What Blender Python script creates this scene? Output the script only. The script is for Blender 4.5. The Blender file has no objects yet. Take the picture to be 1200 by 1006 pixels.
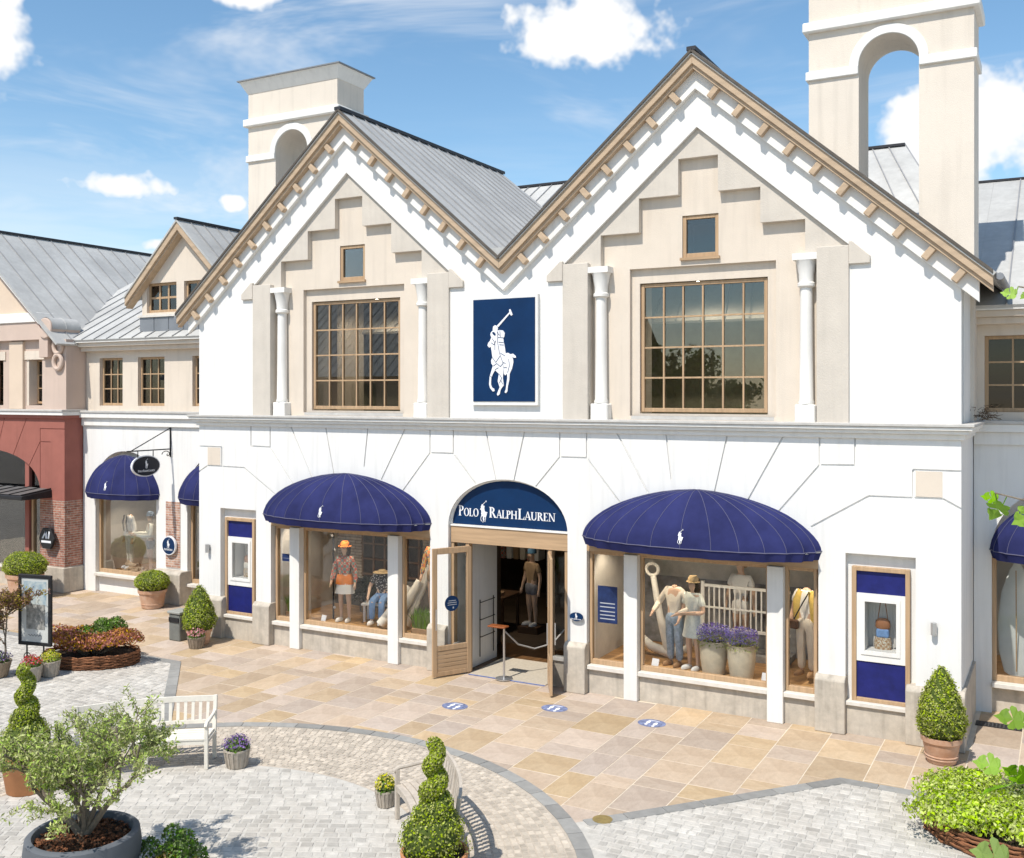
import bpy, bmesh, math, random
import numpy as np
from mathutils import Vector, Matrix
R = math.radians
random.seed(7); RNG = np.random.default_rng(7)
scene = bpy.context.scene
COL = scene.collection

# ------------------------------------------------------------------ camera
cam_d = bpy.data.cameras.new('camera'); cam = bpy.data.objects.new('camera', cam_d); COL.objects.link(cam)
cam.location = (9.475, -17.1, 5.5); cam.rotation_euler = (R(90), 0, R(28.6))
cam_d.sensor_width = 36; cam_d.lens = 36 * 1190 / 1200; cam_d.shift_y = -40 / 1200
cam_d.clip_end = 2000; scene.camera = cam

# ------------------------------------------------------------------ light
SUN_EL = R(56); SUN_H = Vector((0.15, 1, 0)).normalized()          # SUN_H: the way the light travels over the ground
sun_d = bpy.data.lights.new('sun', 'SUN'); sun = bpy.data.objects.new('sun', sun_d); COL.objects.link(sun)
sun_d.energy = 4.2; sun_d.angle = R(0.55); sun_d.color = (1, .945, .86)
sun.location = (0, -20, 30)
sun.rotation_euler = (SUN_H * math.cos(SUN_EL) + Vector((0, 0, -math.sin(SUN_EL)))).to_track_quat('-Z', 'Y').to_euler()
scene.view_settings.view_transform = 'Standard'; scene.view_settings.look = 'None'
scene.view_settings.exposure = 0.24; scene.view_settings.gamma = 1; scene.view_settings.use_curve_mapping = False

def build_world():
    w = bpy.data.worlds.new('World'); scene.world = w; w.use_nodes = True; w.cycles.sampling_method = 'MANUAL'; w.cycles.sample_map_resolution = 512
    nt = w.node_tree; N = nt.nodes; L = nt.links; N.clear()
    out = N.new('ShaderNodeOutputWorld'); bg = N.new('ShaderNodeBackground'); bg.inputs[1].default_value = 0.145
    sky = N.new('ShaderNodeTexSky'); sky.sky_type = 'NISHITA'; sky.sun_disc = False
    sky.sun_elevation = SUN_EL; sky.sun_rotation = math.pi + math.atan2(SUN_H.x, SUN_H.y)
    sky.air_density = 1.0; sky.dust_density = 0.3; sky.ozone_density = 1.3; sky.altitude = 50
    tc = N.new('ShaderNodeTexCoord'); D = tc.outputs['Generated']
    def math_(op, a, b=None, c=None, clamp=False):
        n = N.new('ShaderNodeMath'); n.operation = op; n.use_clamp = clamp
        for i, v in enumerate((a, b, c)):
            if v is None: continue
            if isinstance(v, (int, float)): n.inputs[i].default_value = v
            else: L.new(v, n.inputs[i])
        return n.outputs[0]
    def dot(v):
        n = N.new('ShaderNodeVectorMath'); n.operation = 'DOT_PRODUCT'; L.new(D, n.inputs[0]); n.inputs[1].default_value = v
        return n.outputs['Value']
    def noise(vec, scale, detail, rough=.55, dist=0.):
        n = N.new('ShaderNodeTexNoise'); n.inputs['Scale'].default_value = scale; n.inputs['Detail'].default_value = detail
        n.inputs['Roughness'].default_value = rough; n.inputs['Distortion'].default_value = dist
        L.new(vec, n.inputs['Vector']); return n.outputs['Fac']
    def ramp(v, a, b):
        n = N.new('ShaderNodeMapRange'); n.interpolation_type = 'SMOOTHSTEP'; n.inputs[1].default_value = a; n.inputs[2].default_value = b
        L.new(v, n.inputs[0]); return n.outputs[0]
    billow = noise(D, 9, 4, .64); fine = noise(D, 34, 3, .6)
    edge = math_('ADD', math_('MULTIPLY', math_('SUBTRACT', billow, .5), 1.9), math_('MULTIPLY', math_('SUBTRACT', fine, .5), .95))
    mask = None
    # heaped clouds: compass bearing (degrees left of the facade's normal), height above horizon, half sizes, flat bottom
    for az, el, ha, he in ((25.1, 19.6, 5.6, 2.3), (4.3, 13.6, 4.6, 3.2), (49.9, 10.9, 3.6, 1.05), (56.3, 18.5, 2.2, 4.0), (43.2, 21.3, 2.6, 1.4),
                           (43.8, 10.3, 1.0, .7), (46.8, 7.9, 2.6, .55), (-2, 9.2, 4.5, 1.3), (-30, 13, 8, 3), (85, 18, 7, 2.6),
                           (165, 16, 10, 3), (-110, 17, 10, 3.2)):
        a, e = R(az), R(el)
        c = Vector((-math.sin(a) * math.cos(e), math.cos(a) * math.cos(e), math.sin(e)))
        r = Vector((math.cos(a), math.sin(a), 0)); u = r.cross(c)
        du = math_('DIVIDE', dot(r), math.sin(R(ha))); dv = math_('DIVIDE', dot(u), math.sin(R(he)))
        d2 = math_('SQRT', math_('ADD', math_('MULTIPLY', du, du), math_('MULTIPLY', dv, dv)))
        m = math_('SUBTRACT', 1., d2)
        mask = m if mask is None else math_('MAXIMUM', mask, m)
    mask = ramp(math_('ADD', mask, edge), -.02, .36)      # a cloud's mirror image behind lies below the horizon
    # thin veils
    mp = N.new('ShaderNodeMapping'); L.new(D, mp.inputs[0]); mp.inputs['Scale'].default_value = (1.2, 2.4, 6.5); mp.inputs['Rotation'].default_value = (.25, .1, .4)
    veil = math_('MULTIPLY', ramp(noise(mp.outputs[0], 1.7, 5, .64, .7), .44, .80), .62)
    mp2 = N.new('ShaderNodeMapping'); L.new(D, mp2.inputs[0]); mp2.inputs['Scale'].default_value = (1, 1, 9)
    low = math_('MULTIPLY', ramp(noise(mp2.outputs[0], 2.6, 4, .6), .42, .7), math_('MULTIPLY', ramp(dot(Vector((0, 0, 1))), .30, .02), .6))
    tot = math_('MAXIMUM', math_('MAXIMUM', veil, low), mask, clamp=True)
    hs = N.new('ShaderNodeHueSaturation'); hs.inputs['Hue'].default_value = .492; hs.inputs['Saturation'].default_value = 1.12; L.new(sky.outputs[0], hs.inputs['Color'])
    mix = N.new('ShaderNodeMix'); mix.data_type = 'RGBA'
    L.new(tot, mix.inputs['Factor']); L.new(hs.outputs[0], mix.inputs[6])
    mix.inputs[7].default_value = (6.0, 6.05, 6.1, 1)
    L.new(mix.outputs[2], bg.inputs[0]); L.new(bg.outputs[0], out.inputs[0])
build_world()
scene.cycles.max_bounces = 6; scene.cycles.diffuse_bounces = 3; scene.cycles.glossy_bounces = 3; scene.cycles.transparent_max_bounces = 10; scene.cycles.caustics_reflective = False; scene.cycles.caustics_refractive = False

# ------------------------------------------------------------------ helpers
def ident(loc=(0, 0, 0), rz=0, sc=1):
    return Matrix.Translation(loc) @ Matrix.Rotation(rz, 4, 'Z') @ Matrix.Scale(sc, 4)

class MB:
    """collects shapes; build() links them as one mesh object"""
    def __init__(s): s.v = []; s.f = []
    def add(s, vs, fs):
        o = len(s.v); s.v += [tuple(p) for p in vs]; s.f += [tuple(i + o for i in q) for q in fs]; return s
    def box(s, x0, x1, y0, y1, z0, z1):
        return s.add([(x0, y0, z0), (x1, y0, z0), (x1, y1, z0), (x0, y1, z0), (x0, y0, z1), (x1, y0, z1), (x1, y1, z1), (x0, y1, z1)],
                     [(0, 3, 2, 1), (4, 5, 6, 7), (0, 1, 5, 4), (1, 2, 6, 5), (2, 3, 7, 6), (3, 0, 4, 7)])
    def obox(s, c, size, m=None):
        hx, hy, hz = (q / 2 for q in size); o = len(s.v)
        s.box(-hx, hx, -hy, hy, -hz, hz); m = m or Matrix.Identity(3); c = Vector(c)
        for i in range(o, o + 8): s.v[i] = tuple(c + m @ Vector(s.v[i]))
        return s
    def bar(s, a, b, w, d, up=(0, 0, 1)):
        """a straight bar of section w (sideways) x d (along up) from a to b"""
        a, b = Vector(a), Vector(b); z = (b - a).normalized(); x = Vector(up).cross(z)
        if x.length < 1e-4: x = Vector((1, 0, 0))
        x.normalize(); y = z.cross(x)
        m = Matrix((x, y, z)).transposed()
        return s.obox((a + b) / 2, (w, d, (b - a).length), m)
    def prism(s, poly, d0, d1, axis='y'):
        n = len(poly)
        P = {'y': lambda p, d: (p[0], d, p[1]), 'z': lambda p, d: (p[0], p[1], d), 'x': lambda p, d: (d, p[0], p[1])}[axis]
        area = sum(poly[i][0] * poly[(i + 1) % n][1] - poly[(i + 1) % n][0] * poly[i][1] for i in range(n))
        if (area > 0) == (axis == 'y'): pass
        else: poly = poly[::-1]
        vs = [P(p, d0) for p in poly] + [P(p, d1) for p in poly]
        fs = [tuple(range(n)), tuple(range(2 * n - 1, n - 1, -1))] + [(i, i + n, (i + 1) % n + n, (i + 1) % n) for i in range(n)]
        return s.add(vs, fs)
    def tube(s, pts, rad, n=8, cap=True, close=False):
        pts = [Vector(p) for p in pts]; k = len(pts)
        if isinstance(rad, (int, float)): rad = [rad] * k
        o = len(s.v); up = None
        for i, p in enumerate(pts):
            if close: t = pts[(i + 1) % k] - pts[i - 1]
            else: t = pts[min(i + 1, k - 1)] - pts[max(i - 1, 0)]
            t.normalize()
            if up is None:
                up = Vector((0, 0, 1)) if abs(t.z) < .9 else Vector((1, 0, 0))
            x = up - t * up.dot(t)
            if x.length < 1e-5: x = t.orthogonal()
            x.normalize(); up = x; y = t.cross(x)
            for j in range(n):
                a = 2 * math.pi * j / n
                s.v.append(tuple(p + (x * math.cos(a) + y * math.sin(a)) * rad[i]))
        m = k if close else k - 1
        for i in range(m):
            i2 = (i + 1) % k
            for j in range(n):
                s.f.append((o + i * n + j, o + i * n + (j + 1) % n, o + i2 * n + (j + 1) % n, o + i2 * n + j))
        if cap and not close:
            s.f.append(tuple(o + j for j in range(n))[::-1]); s.f.append(tuple(o + (k - 1) * n + j for j in range(n)))
        return s
    def lathe(s, prof, n=24, c=(0, 0, 0), sx=1, sy=1, cap=True):
        o = len(s.v); k = len(prof)
        for r, z in prof:
            for j in range(n):
                a = 2 * math.pi * j / n
                s.v.append((c[0] + r * sx * math.cos(a), c[1] + r * sy * math.sin(a), c[2] + z))
        for i in range(k - 1):
            for j in range(n):
                s.f.append((o + i * n + j, o + i * n + (j + 1) % n, o + (i + 1) * n + (j + 1) % n, o + (i + 1) * n + j))
        if cap:
            s.f.append(tuple(o + j for j in range(n))[::-1]); s.f.append(tuple(o + (k - 1) * n + j for j in range(n)))
        return s
    def xform(s, m, start=0):
        for i in range(start, len(s.v)): s.v[i] = tuple(m @ Vector(s.v[i]))
        return s
    def mesh(s, name):
        me = bpy.data.meshes.new(name); me.from_pydata(s.v, [], s.f); me.validate(); return me
    def build(s, name, m, parent=None, smooth=False, bevel=0, world=False, seg=1):
        return link(s.mesh(name), name, m, parent, smooth, bevel, world, seg)

def link(me, name, m, parent=None, smooth=False, bevel=0, world=False, seg=1):
    o = bpy.data.objects.new(name, me); COL.objects.link(o)
    if m is not None:
        if len(me.materials) == 0: me.materials.append(m)
        else: me.materials[0] = m
    if parent is not None:
        o.parent = parent
        if world: o.matrix_parent_inverse = WM(parent).inverted()
    if smooth:
        me.polygons.foreach_set('use_smooth', [True] * len(me.polygons))
        me.set_sharp_from_angle(angle=R(42))
    if bevel:
        b = o.modifiers.new('bevel', 'BEVEL'); b.width = bevel; b.segments = seg; b.limit_method = 'ANGLE'; b.angle_limit = R(40)
    return o
def WM(o):
    m = Matrix.LocRotScale(o.location, o.rotation_euler, o.scale)
    return WM(o.parent) @ o.matrix_parent_inverse @ m if o.parent else m
def tag(o, label=None, cat=None, group=None, kind=None):
    for k, v in (('label', label), ('category', cat), ('group', group), ('kind', kind)):
        if v: o[k] = v
    return o
def thing(name, label, cat, loc=(0, 0, 0), rz=0, group=None):
    o = bpy.data.objects.new(name, None); COL.objects.link(o); o.empty_display_size = .2
    o.location = loc; o.rotation_euler = (0, 0, rz)
    return tag(o, label, cat, group)
def sub(name, parent, loc=None):
    o = bpy.data.objects.new(name, None); COL.objects.link(o); o.parent = parent; o.empty_display_size = .1
    return o
KIDS = lambda o: [c for c in COL.objects if c.parent == o]
def copy_tree(o, loc, rz, label=None, parent=None):
    c = o.copy(); COL.objects.link(c); c.parent = parent
    if parent is None:
        c.location = loc; c.rotation_euler = (0, 0, rz)
        if label: c['label'] = label
    for k in KIDS(o): copy_tree(k, None, None, None, c)
    return c
def boolean(o, cutter_mb, op='DIFFERENCE'):
    c = bpy.data.objects.new('cutter', cutter_mb.mesh('cutter')); COL.objects.link(c)
    md = o.modifiers.new('cut', 'BOOLEAN'); md.operation = op; md.object = c; md.solver = 'EXACT'; md.use_self = True
    dg = bpy.context.evaluated_depsgraph_get(); dg.update()
    me = bpy.data.meshes.new_from_object(o.evaluated_get(dg)); me.name = o.name
    o.modifiers.clear(); o.data = me
    bpy.data.objects.remove(c)
    return o

# ------------------------------------------------------------------ materials
MATS = {}
def mat(name, col, rough=.8, var=.1, scale=3., bump=0., bscale=80., metal=0., spec=.3, island=0., col2=None, streak=0., coord='Object', hue=0., trans=0., blot=0.):
    if name in MATS: return MATS[name]
    m = bpy.data.materials.new(name); m.use_nodes = True; nt = m.node_tree; N = nt.nodes; L = nt.links
    b = N['Principled BSDF']; b.inputs['Roughness'].default_value = rough; b.inputs['Metallic'].default_value = metal
    b.inputs['Specular IOR Level'].default_value = spec
    tc = N.new('ShaderNodeTexCoord'); C = tc.outputs[coord]
    nz = N.new('ShaderNodeTexNoise'); nz.inputs['Scale'].default_value = scale; nz.inputs['Detail'].default_value = 6; nz.inputs['Roughness'].default_value = .62
    L.new(C, nz.inputs['Vector'])
    mr = N.new('ShaderNodeMapRange'); mr.inputs[1].default_value = .3; mr.inputs[2].default_value = .7; L.new(nz.outputs['Fac'], mr.inputs[0])
    mx = N.new('ShaderNodeMix'); mx.data_type = 'RGBA'; L.new(mr.outputs[0], mx.inputs['Factor'])
    c2 = col2 or tuple(min(.92, c * (1 + var)) for c in col); c1 = col if col2 else tuple(c * (1 - var) for c in col)
    mx.inputs[6].default_value = (*c1, 1); mx.inputs[7].default_value = (*c2, 1)
    cur = mx.outputs[2]
    if streak:
        mp = N.new('ShaderNodeMapping'); L.new(C, mp.inputs[0]); mp.inputs['Scale'].default_value = (5, 5, .35)
        n2 = N.new('ShaderNodeTexNoise'); n2.inputs['Scale'].default_value = 1.6; n2.inputs['Detail'].default_value = 7; L.new(mp.outputs[0], n2.inputs['Vector'])
        r2 = N.new('ShaderNodeMapRange'); r2.inputs[1].default_value = .5; r2.inputs[2].default_value = .75; r2.inputs[3].default_value = 1; r2.inputs[4].default_value = 1 - streak
        L.new(n2.outputs['Fac'], r2.inputs[0])
        mm = N.new('ShaderNodeMix'); mm.data_type = 'RGBA'; mm.blend_type = 'MULTIPLY'; mm.inputs['Factor'].default_value = 1
        L.new(cur, mm.inputs[6]); L.new(r2.outputs[0], mm.inputs[7]); cur = mm.outputs[2]
    if blot:
        n3 = N.new('ShaderNodeTexNoise'); n3.inputs['Scale'].default_value = 7; n3.inputs['Detail'].default_value = 9; n3.inputs['Roughness'].default_value = .72; L.new(C if not island else tc.outputs['Object'], n3.inputs['Vector'])
        r3 = N.new('ShaderNodeMapRange'); r3.inputs[1].default_value = .32; r3.inputs[2].default_value = .68; r3.inputs[3].default_value = 1 - blot; r3.inputs[4].default_value = 1 + blot * .35; L.new(n3.outputs['Fac'], r3.inputs[0])
        m3 = N.new('ShaderNodeMix'); m3.data_type = 'RGBA'; m3.blend_type = 'MULTIPLY'; m3.inputs['Factor'].default_value = 1; L.new(cur, m3.inputs[6]); L.new(r3.outputs[0], m3.inputs[7]); cur = m3.outputs[2]
    if island:
        g = N.new('ShaderNodeNewGeometry'); oi = N.new('ShaderNodeObjectInfo')
        ad = N.new('ShaderNodeMath'); L.new(g.outputs['Random Per Island'], ad.inputs[0]); L.new(oi.outputs['Random'], ad.inputs[1])
        fr = N.new('ShaderNodeMath'); fr.operation = 'FRACT'; L.new(ad.outputs[0], fr.inputs[0])
        hs = N.new('ShaderNodeHueSaturation'); L.new(cur, hs.inputs['Color'])
        v = N.new('ShaderNodeMapRange'); v.inputs[3].default_value = 1 - island; v.inputs[4].default_value = 1 + island; L.new(fr.outputs[0], v.inputs[0]); L.new(v.outputs[0], hs.inputs['Value'])
        if hue:
            f2 = N.new('ShaderNodeMath'); f2.operation = 'MULTIPLY'; f2.inputs[1].default_value = 7.31; L.new(fr.outputs[0], f2.inputs[0])
            f3 = N.new('ShaderNodeMath'); f3.operation = 'FRACT'; L.new(f2.outputs[0], f3.inputs[0])
            hv = N.new('ShaderNodeMapRange'); hv.inputs[3].default_value = .5 - hue; hv.inputs[4].default_value = .5 + hue; L.new(f3.outputs[0], hv.inputs[0]); L.new(hv.outputs[0], hs.inputs['Hue'])
            sv = N.new('ShaderNodeMapRange'); sv.inputs[3].default_value = .65; sv.inputs[4].default_value = 1.2; L.new(f3.outputs[0], sv.inputs[0]); L.new(sv.outputs[0], hs.inputs['Saturation'])
        cur = hs.outputs[0]
    L.new(cur, b.inputs['Base Color'])
    if bump:
        nb = N.new('ShaderNodeTexNoise'); nb.inputs['Scale'].default_value = bscale; nb.inputs['Detail'].default_value = 4; L.new(C, nb.inputs['Vector'])
        bp = N.new('ShaderNodeBump'); bp.inputs['Strength'].default_value = bump; bp.inputs['Distance'].default_value = .01
        L.new(nb.outputs['Fac'], bp.inputs['Height']); L.new(bp.outputs[0], b.inputs['Normal'])
    if trans:
        tr = N.new('ShaderNodeBsdfTranslucent'); L.new(cur, tr.inputs['Color']); ms = N.new('ShaderNodeMixShader'); ms.inputs[0].default_value = trans
        L.new(b.outputs[0], ms.inputs[1]); L.new(tr.outputs[0], ms.inputs[2]); L.new(ms.outputs[0], N['Material Output'].inputs[0])
    MATS[name] = m; return m
def wood(name, col, rough=.6, dark=.6, axis=0, scale=9):
    """timber with the grain along one object axis"""
    if name in MATS: return MATS[name]
    m = bpy.data.materials.new(name); m.use_nodes = True; N = m.node_tree.nodes; L = m.node_tree.links; b = N['Principled BSDF']
    b.inputs['Roughness'].default_value = rough; b.inputs['Specular IOR Level'].default_value = .25
    tc = N.new('ShaderNodeTexCoord'); mp = N.new('ShaderNodeMapping'); s = [scale] * 3; s[axis] = scale * .06; mp.inputs['Scale'].default_value = s
    L.new(tc.outputs['Object'], mp.inputs[0]); nz = N.new('ShaderNodeTexNoise'); nz.inputs['Scale'].default_value = 3; nz.inputs['Detail'].default_value = 8
    L.new(mp.outputs[0], nz.inputs[0]); mr = N.new('ShaderNodeMapRange'); mr.inputs[1].default_value = .35; mr.inputs[2].default_value = .68; L.new(nz.outputs[0], mr.inputs[0])
    mx = N.new('ShaderNodeMix'); mx.data_type = 'RGBA'; L.new(mr.outputs[0], mx.inputs[0]); mx.inputs[6].default_value = (*[c * dark for c in col], 1); mx.inputs[7].default_value = (*col, 1)
    L.new(mx.outputs[2], b.inputs[0]); MATS[name] = m; return m
def glass(name, tint=(.9, .93, .92), boost=1.):
    m = bpy.data.materials.new(name); m.use_nodes = True; N = m.node_tree.nodes; L = m.node_tree.links; N.remove(N['Principled BSDF'])
    t = N.new('ShaderNodeBsdfTransparent'); t.inputs[0].default_value = (*tint, 1); g = N.new('ShaderNodeBsdfGlossy'); g.inputs['Roughness'].default_value = .01
    fr = N.new('ShaderNodeFresnel'); fr.inputs[0].default_value = 1.52
    mu = N.new('ShaderNodeMath'); mu.operation = 'MULTIPLY'; mu.inputs[1].default_value = boost; mu.use_clamp = True; L.new(fr.outputs[0], mu.inputs[0])
    ms = N.new('ShaderNodeMixShader'); L.new(mu.outputs[0], ms.inputs[0]); L.new(t.outputs[0], ms.inputs[1]); L.new(g.outputs[0], ms.inputs[2])
    L.new(ms.outputs[0], N['Material Output'].inputs[0]); MATS[name] = m; return m
def bricks(name, c1, c2, mortar, bw=.21, bh=.065):
    m = bpy.data.materials.new(name); m.use_nodes = True; N = m.node_tree.nodes; L = m.node_tree.links; b = N['Principled BSDF']; b.inputs['Roughness'].default_value = .9
    tc = N.new('ShaderNodeTexCoord'); sp = N.new('ShaderNodeSeparateXYZ'); L.new(tc.outputs['Object'], sp.inputs[0])
    ad = N.new('ShaderNodeMath'); L.new(sp.outputs[0], ad.inputs[0]); L.new(sp.outputs[1], ad.inputs[1])
    cb = N.new('ShaderNodeCombineXYZ'); L.new(ad.outputs[0], cb.inputs[0]); L.new(sp.outputs[2], cb.inputs[1])
    br = N.new('ShaderNodeTexBrick'); L.new(cb.outputs[0], br.inputs['Vector']); br.inputs['Color1'].default_value = (*c1, 1); br.inputs['Color2'].default_value = (*c2, 1)
    br.inputs['Mortar'].default_value = (*mortar, 1); br.inputs['Scale'].default_value = 1; br.inputs['Brick Width'].default_value = bw; br.inputs['Row Height'].default_value = bh
    br.inputs['Mortar Size'].default_value = .008; br.inputs['Bias'].default_value = -.1
    nz = N.new('ShaderNodeTexNoise'); nz.inputs['Scale'].default_value = 9; nz.inputs['Detail'].default_value = 5; L.new(tc.outputs['Object'], nz.inputs[0])
    mx = N.new('ShaderNodeMix'); mx.data_type = 'RGBA'; mx.blend_type = 'OVERLAY'; mx.inputs[0].default_value = .7; L.new(br.outputs[0], mx.inputs[6]); L.new(nz.outputs[0], mx.inputs[7])
    L.new(mx.outputs[2], b.inputs[0]); bp = N.new('ShaderNodeBump'); bp.inputs['Strength'].default_value = .6; bp.inputs['Distance'].default_value = .01; bp.invert = True
    L.new(br.outputs['Fac'], bp.inputs['Height']); L.new(bp.outputs[0], b.inputs['Normal']); MATS[name] = m; return m

W_WHITE = mat('white_stucco', (.775, .76, .73), .9, .03, .9, .5, 90, streak=.10)
W_TRIM = mat('white_trim', (.775, .755, .715), .75, .03, 4, .15, 60, streak=.10)
W_CREAM = mat('cream_stucco', (.675, .588, .49), .92, .05, 1.1, .5, 90, streak=.09)
W_CREAM2 = mat('tower_stucco', (.705, .63, .54), .92, .05, .9, .5, 90, streak=.10)
W_BEIGE = mat('greige_stucco', (.585, .53, .46), .92, .06, 2.2, .5, 50, streak=.07)
W_PINK = mat('pink_stucco', (.57, .445, .37), .92, .05, 1.5, .3, 130, streak=.06)
W_PEACH = mat('peach_stucco', (.66, .53, .41), .92, .04, 1.5, .3, 130)
W_RED = mat('red_stucco', (.33, .12, .092), .85, .08, 2, .25, 120, streak=.12)
STONE = mat('plinth_stone', (.52, .465, .39), .85, .14, 4, .3, 70, streak=.25, blot=.15)
SILL = mat('sill_stone', (.66, .62, .56), .8, .08, 6, .15, 70, streak=.1)
LEAD = mat('lead_flashing', (.50, .48, .45), .7, .12, 5, .2, 40)
TAN = wood('tan_timber', (.51, .345, .205), .55, .78, 0, 7)
TANZ = wood('tan_timber_upright', (.51, .345, .205), .55, .78, 2, 7)
TANB = wood('barge_timber', (.53, .395, .27), .6, .82, 0, 4)
ZINC = mat('zinc_roof', (.47, .465, .445), .62, .16, .7, .3, 2.2, metal=.05, spec=.35, blot=.12)
ZINC_D = mat('zinc_panel', (.24, .25, .265), .5, .12, 2, .05, 8, metal=.3)
SEAM = mat('zinc_seam', (.33, .33, .335), .5, .1, 2, metal=.3)
RIDGE = mat('dark_ridge', (.035, .035, .04), .5, .2, 3)
GLASS = glass('shop_glass', (.985, .99, .985), .4)
GLASS_U = glass('window_glass', (.93, .93, .90), 2.1)
GLASS_W = glass('dark_window_glass', (.55, .56, .55), .9)
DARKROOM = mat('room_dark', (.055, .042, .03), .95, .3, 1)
ROOMWALL = mat('room_plaster', (.62, .61, .58), .95, .08, 1)
NAVY = mat('awning_canvas', (.024, .028, .102), .85, .28, 1.6, .5, 7, spec=.12)
PIPING = mat('awning_piping', (.12, .12, .185), .7, .1)
SIGNBLUE = mat('sign_navy', (.0025, .026, .088), .45, .15, 2, spec=.25)
MARK = mat('emblem_white', (.80, .80, .82), .6, .02)
METAL = mat('brushed_metal', (.55, .55, .55), .35, .05, metal=.8)
IRON = mat('black_iron', (.018, .018, .02), .5, .3, 8)

# ------------------------------------------------------------------ the ground
CC = (.06, -8.94); R_OUT = 5.35; R_IN = 3.42
SAND = mat('sandstone_flag', (.43, .315, .215), .85, .12, 1.3, .35, 30, island=.14, hue=.008, blot=.16, col2=(.535, .415, .30))
BED = mat('mortar_bed', (.64, .55, .43), .95, .12, 5, .3, 60)
SETT = mat('granite_sett', (.46, .425, .375), .85, .2, .7, .5, 60, island=.18, col2=(.56, .535, .49), blot=.2)
SETTBED = mat('sett_joint_sand', (.50, .475, .43), .95, .15, 8, .3, 60)
PINK = mat('buff_sett', (.52, .455, .375), .85, .12, 10, .5, 60, island=.22, blot=.2)
PINKBED = mat('buff_joint_sand', (.46, .40, .33), .95, .15, 8)
KERB = mat('border_stone', (.27, .265, .25), .85, .12, 6, .4, 50, island=.2)

g = MB().add([(-400, -400, 0), (400, -400, 0), (400, 400, 0), (-400, 400, 0)], [(0, 1, 2, 3)]).build('ground', mat('far_ground', (.34, .31, .27), .95, .15, .05))
g.location.z = -.06; tag(g, kind='structure')
pav = MB().box(-26, 18, -16, 9, -.05, -.004).build('pavement', BED); tag(pav, kind='structure')

def left_poly(x, y):    # inside the grey cobbles west of the circle
    return y < -2.07 and (x < -6.5 or (y < -2.07 - (x + 6.5) * 1.10 and x < -2)) 
def right_poly(x, y):
    return y < -2.13 and (x > 6.62 or (y < -2.13 + (x - 6.62) * 1.19 and x > 2))
def rad(x, y): return math.hypot(x - CC[0], y - CC[1])
def region(x, y):
    r = rad(x, y)
    if r < R_OUT: return 'in' if r < R_IN else 'crescent'
    if left_poly(x, y): return 'left'
    if right_poly(x, y): return 'right'
    return 'sand'
CAMP = Vector(cam.location)
def vis_rank(x, y):      # how large a paving stone shows: nearness, inside the view only
    v = Vector((x, y, 0)) - CAMP; s, c = math.sin(R(28.6)), math.cos(R(28.6))
    w = -s * v.x + c * v.y; u = (c * v.x + s * v.y) / max(w, .1)
    if w < 1 or abs(u) > .52 or 5.5 / w > .47: return 1e3 + abs(u) * 10 + w * .1
    return w

def pieces_to_scene(pieces, make, name, m, parent, stuffname, limit=290, jitter=0):
    """pieces: (x, y, sx, sy, rot); the nearest in view become objects of their own, the rest one mesh"""
    pieces.sort(key=lambda p: vis_rank(p[0], p[1]))
    shared = [make(k) for k in range(6)]
    for k in shared: k.materials.append(m)
    for i, (x, y, sx, sy, rz) in enumerate(pieces[:limit]):
        o = bpy.data.objects.new(name, shared[i % 6]); COL.objects.link(o); o.parent = parent
        o.location = (x, y, random.uniform(-jitter, jitter)); o.scale = (sx, sy, 1); o.rotation_euler = (random.gauss(0, jitter), random.gauss(0, jitter), rz)
    rest = pieces[limit:]
    if not rest: return
    vs, fs = [], []
    for i, (x, y, sx, sy, rz) in enumerate(rest):
        k = shared[i % 6]; c, s_ = math.cos(rz), math.sin(rz); o = len(vs); dz = random.uniform(-jitter, jitter)
        for v in k.vertices:
            a, b = v.co.x * sx, v.co.y * sy; vs.append((x + a * c - b * s_, y + a * s_ + b * c, v.co.z + dz))
        fs += [tuple(o + q for q in p.vertices) for p in k.polygons]
    me = bpy.data.meshes.new(stuffname); me.from_pydata(vs, [], fs)
    tag(link(me, stuffname, m, parent), kind='stuff')

def slab_mesh(k, h, inset, wob):
    r = random.Random(k + int(h * 1e4)); b = MB(); t = []
    for (x, y) in ((-.5, -.5), (.5, -.5), (.5, .5), (-.5, .5)): t.append((x + r.uniform(-wob, wob), y + r.uniform(-wob, wob)))
    vs = [(x, y, -.03) for x, y in t] + [(x, y, h - inset * .1) for x, y in t] + [(x * (1 - inset), y * (1 - inset), h) for x, y in t]
    fs = [(8, 9, 10, 11)] + [(i, (i + 1) % 4, (i + 1) % 4 + 4, i + 4) for i in range(4)] + [(i + 4, (i + 1) % 4 + 4, (i + 1) % 4 + 8, i + 8) for i in range(4)]
    return b.add(vs, fs).mesh('stone')

flags = []
x = -20.0
while x < 14:
    w = random.choice((.46, .56, .56, .68, .8)); y = 8.2 if abs(x + w / 2) > 8.3 else 1.2
    y -= random.random() * .5
    while y > -6.5:
        l = random.choice((.38, .5, .6, .6, .75, .9, 1.0))
        cx, cy = x + w / 2, y - l / 2
        corners = [region(cx + a * w * .5, cy + b * l * .5) for a in (-1, 1) for b in (-1, 1)]
        inside_b = abs(cx) < 8.0 and cy > .35 or (cy > 3.0)
        if 'sand' in corners and not inside_b: flags.append((cx, cy, w - .016, l - .016, 0))
        y -= l
    x += w
pieces_to_scene(flags, lambda k: slab_mesh(k, 0, .02, .004), 'flagstone', SAND, pav, 'far_flagstones', 300, .0012)

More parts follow.
